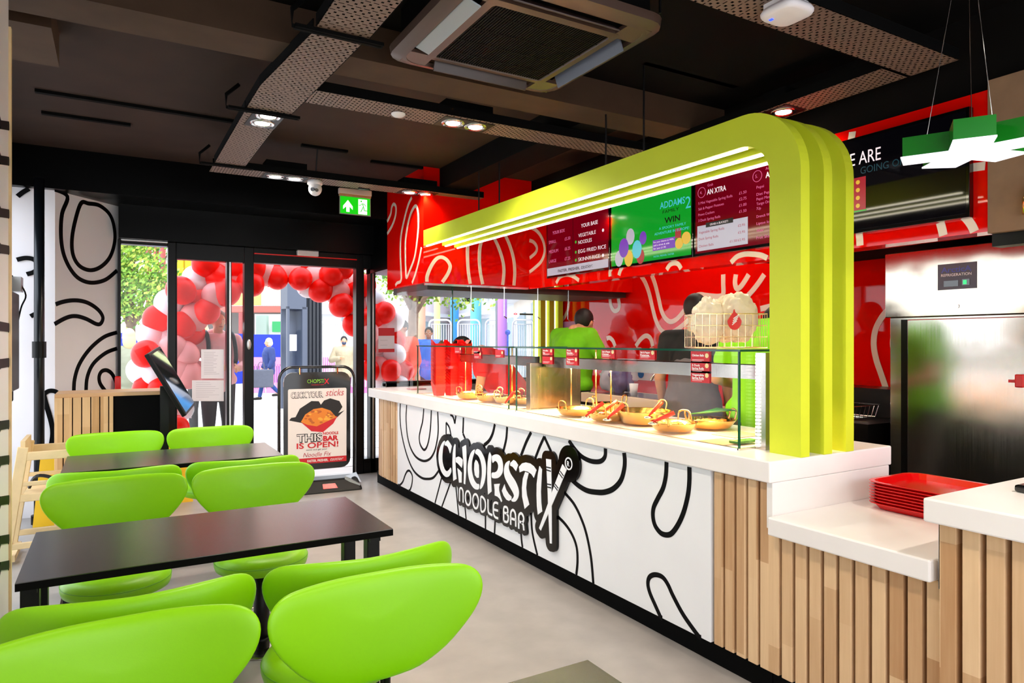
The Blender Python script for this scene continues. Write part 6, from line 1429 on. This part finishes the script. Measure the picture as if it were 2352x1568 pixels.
# facades on the right
wf = mat('white street facade', '#e6e8ec', .8, noise=.06); gf = mat('facade glass', '#9fb4bd', .2)
def facade(label, px0, px1, d0, d1, h, wins, mt=wf, extra=None):
    t = thing('street_facade', label, 'building', gp((px0+px1)/2, (d0+d1)/2)); a = Vector(gp(px0, d0)); b = Vector(gp(px1, d1)); u = (b-a).normalized(); L_ = (b-a).length; n_ = Vector((-u.y, u.x, 0))
    def bx(s0, s1, z0, z1_, o0, o1): return MB().hexa([a+u*s0+n_*o0+UZ_*z0, a+u*s1+n_*o0+UZ_*z0, a+u*s1+n_*o1+UZ_*z0, a+u*s0+n_*o1+UZ_*z0], [a+u*s0+n_*o0+UZ_*z1_, a+u*s1+n_*o0+UZ_*z1_, a+u*s1+n_*o1+UZ_*z1_, a+u*s0+n_*o1+UZ_*z1_])
    part(bx(0, L_, -.02, h, 0, 2), 'wall', mt, t)
    for (s0, s1, z0, z1_) in wins: part(bx(L_*s0, L_*s1, z0, z1_, -.06, 0), 'window', gf, t)
    part(bx(0, L_, 2.9, 3.1, -.5, 0), 'fascia', wf, t)
    if extra: extra(t, bx, L_)
    return t
def sg1(t, bx, L_):
    for s, z0, z1_ in ((.62, 3.6, 7.2), (.86, 3.4, 6.2)): part(bx(L_*s, L_*s+.6, z0, z1_, -.7, -.55), 'hanging_sign', M['black'], t)
facade('white shop terrace far down the street with red shopfronts', 955, 1060, 38, 46, 9, [(.1, .25, .2, 2.6), (.4, .6, .2, 2.6), (.3, .4, 4, 6)], mat('pastel facade', '#e6d8dc', .8))
facade('white building with vertical black hanging signs', 1040, 1135, 44, 36, 12, [(.5, .9, .2, 2.7), (.1, .2, 3.8, 6), (.75, .95, 4, 8)], wf, sg1)
facade('bright white building with a pale blue shop window', 1128, 1190, 32, 26, 12, [(.3, .6, 1.2, 3.0), (.7, .95, .2, 2.4)])
facade('beige and white building near the lime window fins', 1180, 1300, 26, 15, 10, [(.15, .35, .3, 2.4), (.5, .9, .2, 2.6), (.5, .9, 3.6, 5.2)], mat('beige facade', '#ddd2c4', .8))
facade('white buildings seen past the kiosk and the right balloons', 700, 965, 36, 40, 4.6, [(.3, .36, 1.8, 3), (.45, .5, 2, 3.2), (.62, .7, .2, 2.4)])
bs = thing('round_bank_sign', 'round white projecting sign with a small red symbol on the right hand street', 'sign', gp(1184, 16)); b = Vector(gp(1184, 16)); b.z = Dp(1184, 721, 16).z
vd = Vector((-.5, -.86, 0)).normalized(); sd = Vector((vd.y, -vd.x, 0))*-1
part(MB().cone(b, b-vd*-.06, .095, n=28), 'disc', M['white'], bs)
m = MB(); f_ = b+vd*.065
for s in (-1, 1):
    m.add([f_+sd*s*.05, f_+sd*s*.015+UZ_*.025, f_+sd*s*.015-UZ_*.025], [(0, 1, 2)])
m.add([f_, f_+sd*.015+UZ_*.025, f_-sd*.015+UZ_*.025], [(0, 1, 2)]); m.add([f_, f_+sd*.015-UZ_*.025, f_-sd*.015-UZ_*.025], [(0, 1, 2)])
part(m, 'symbol', M['redm'], bs)
part(MB().box(b.x, b.x+.8, b.y-.02, b.y+.02, b.z-.02, b.z+.02), 'arm', M['black'], bs)
b = gp(1140, 17); o = MB().cone((b[0], b[1], 0), (b[0], b[1], 3.1), .03, n=8).build('lamp_post', mat('grey post', '#80848a', .5)); tag(o, 'slim grey street lamp post beside the lilac column', 'lamp post')
b = gp(1166, 15); o = MB().sphere((b[0], b[1], 1.45+.2), .06, nu=12, nv=8).cone((b[0], b[1], -.02), (b[0], b[1], 1.6), .02).build('flower_post', mat('blue flowers', '#3450b0', .6, noise=.5, nscale=30)); tag(o, 'small ball of blue flowers on a post by the beige building', 'plant')
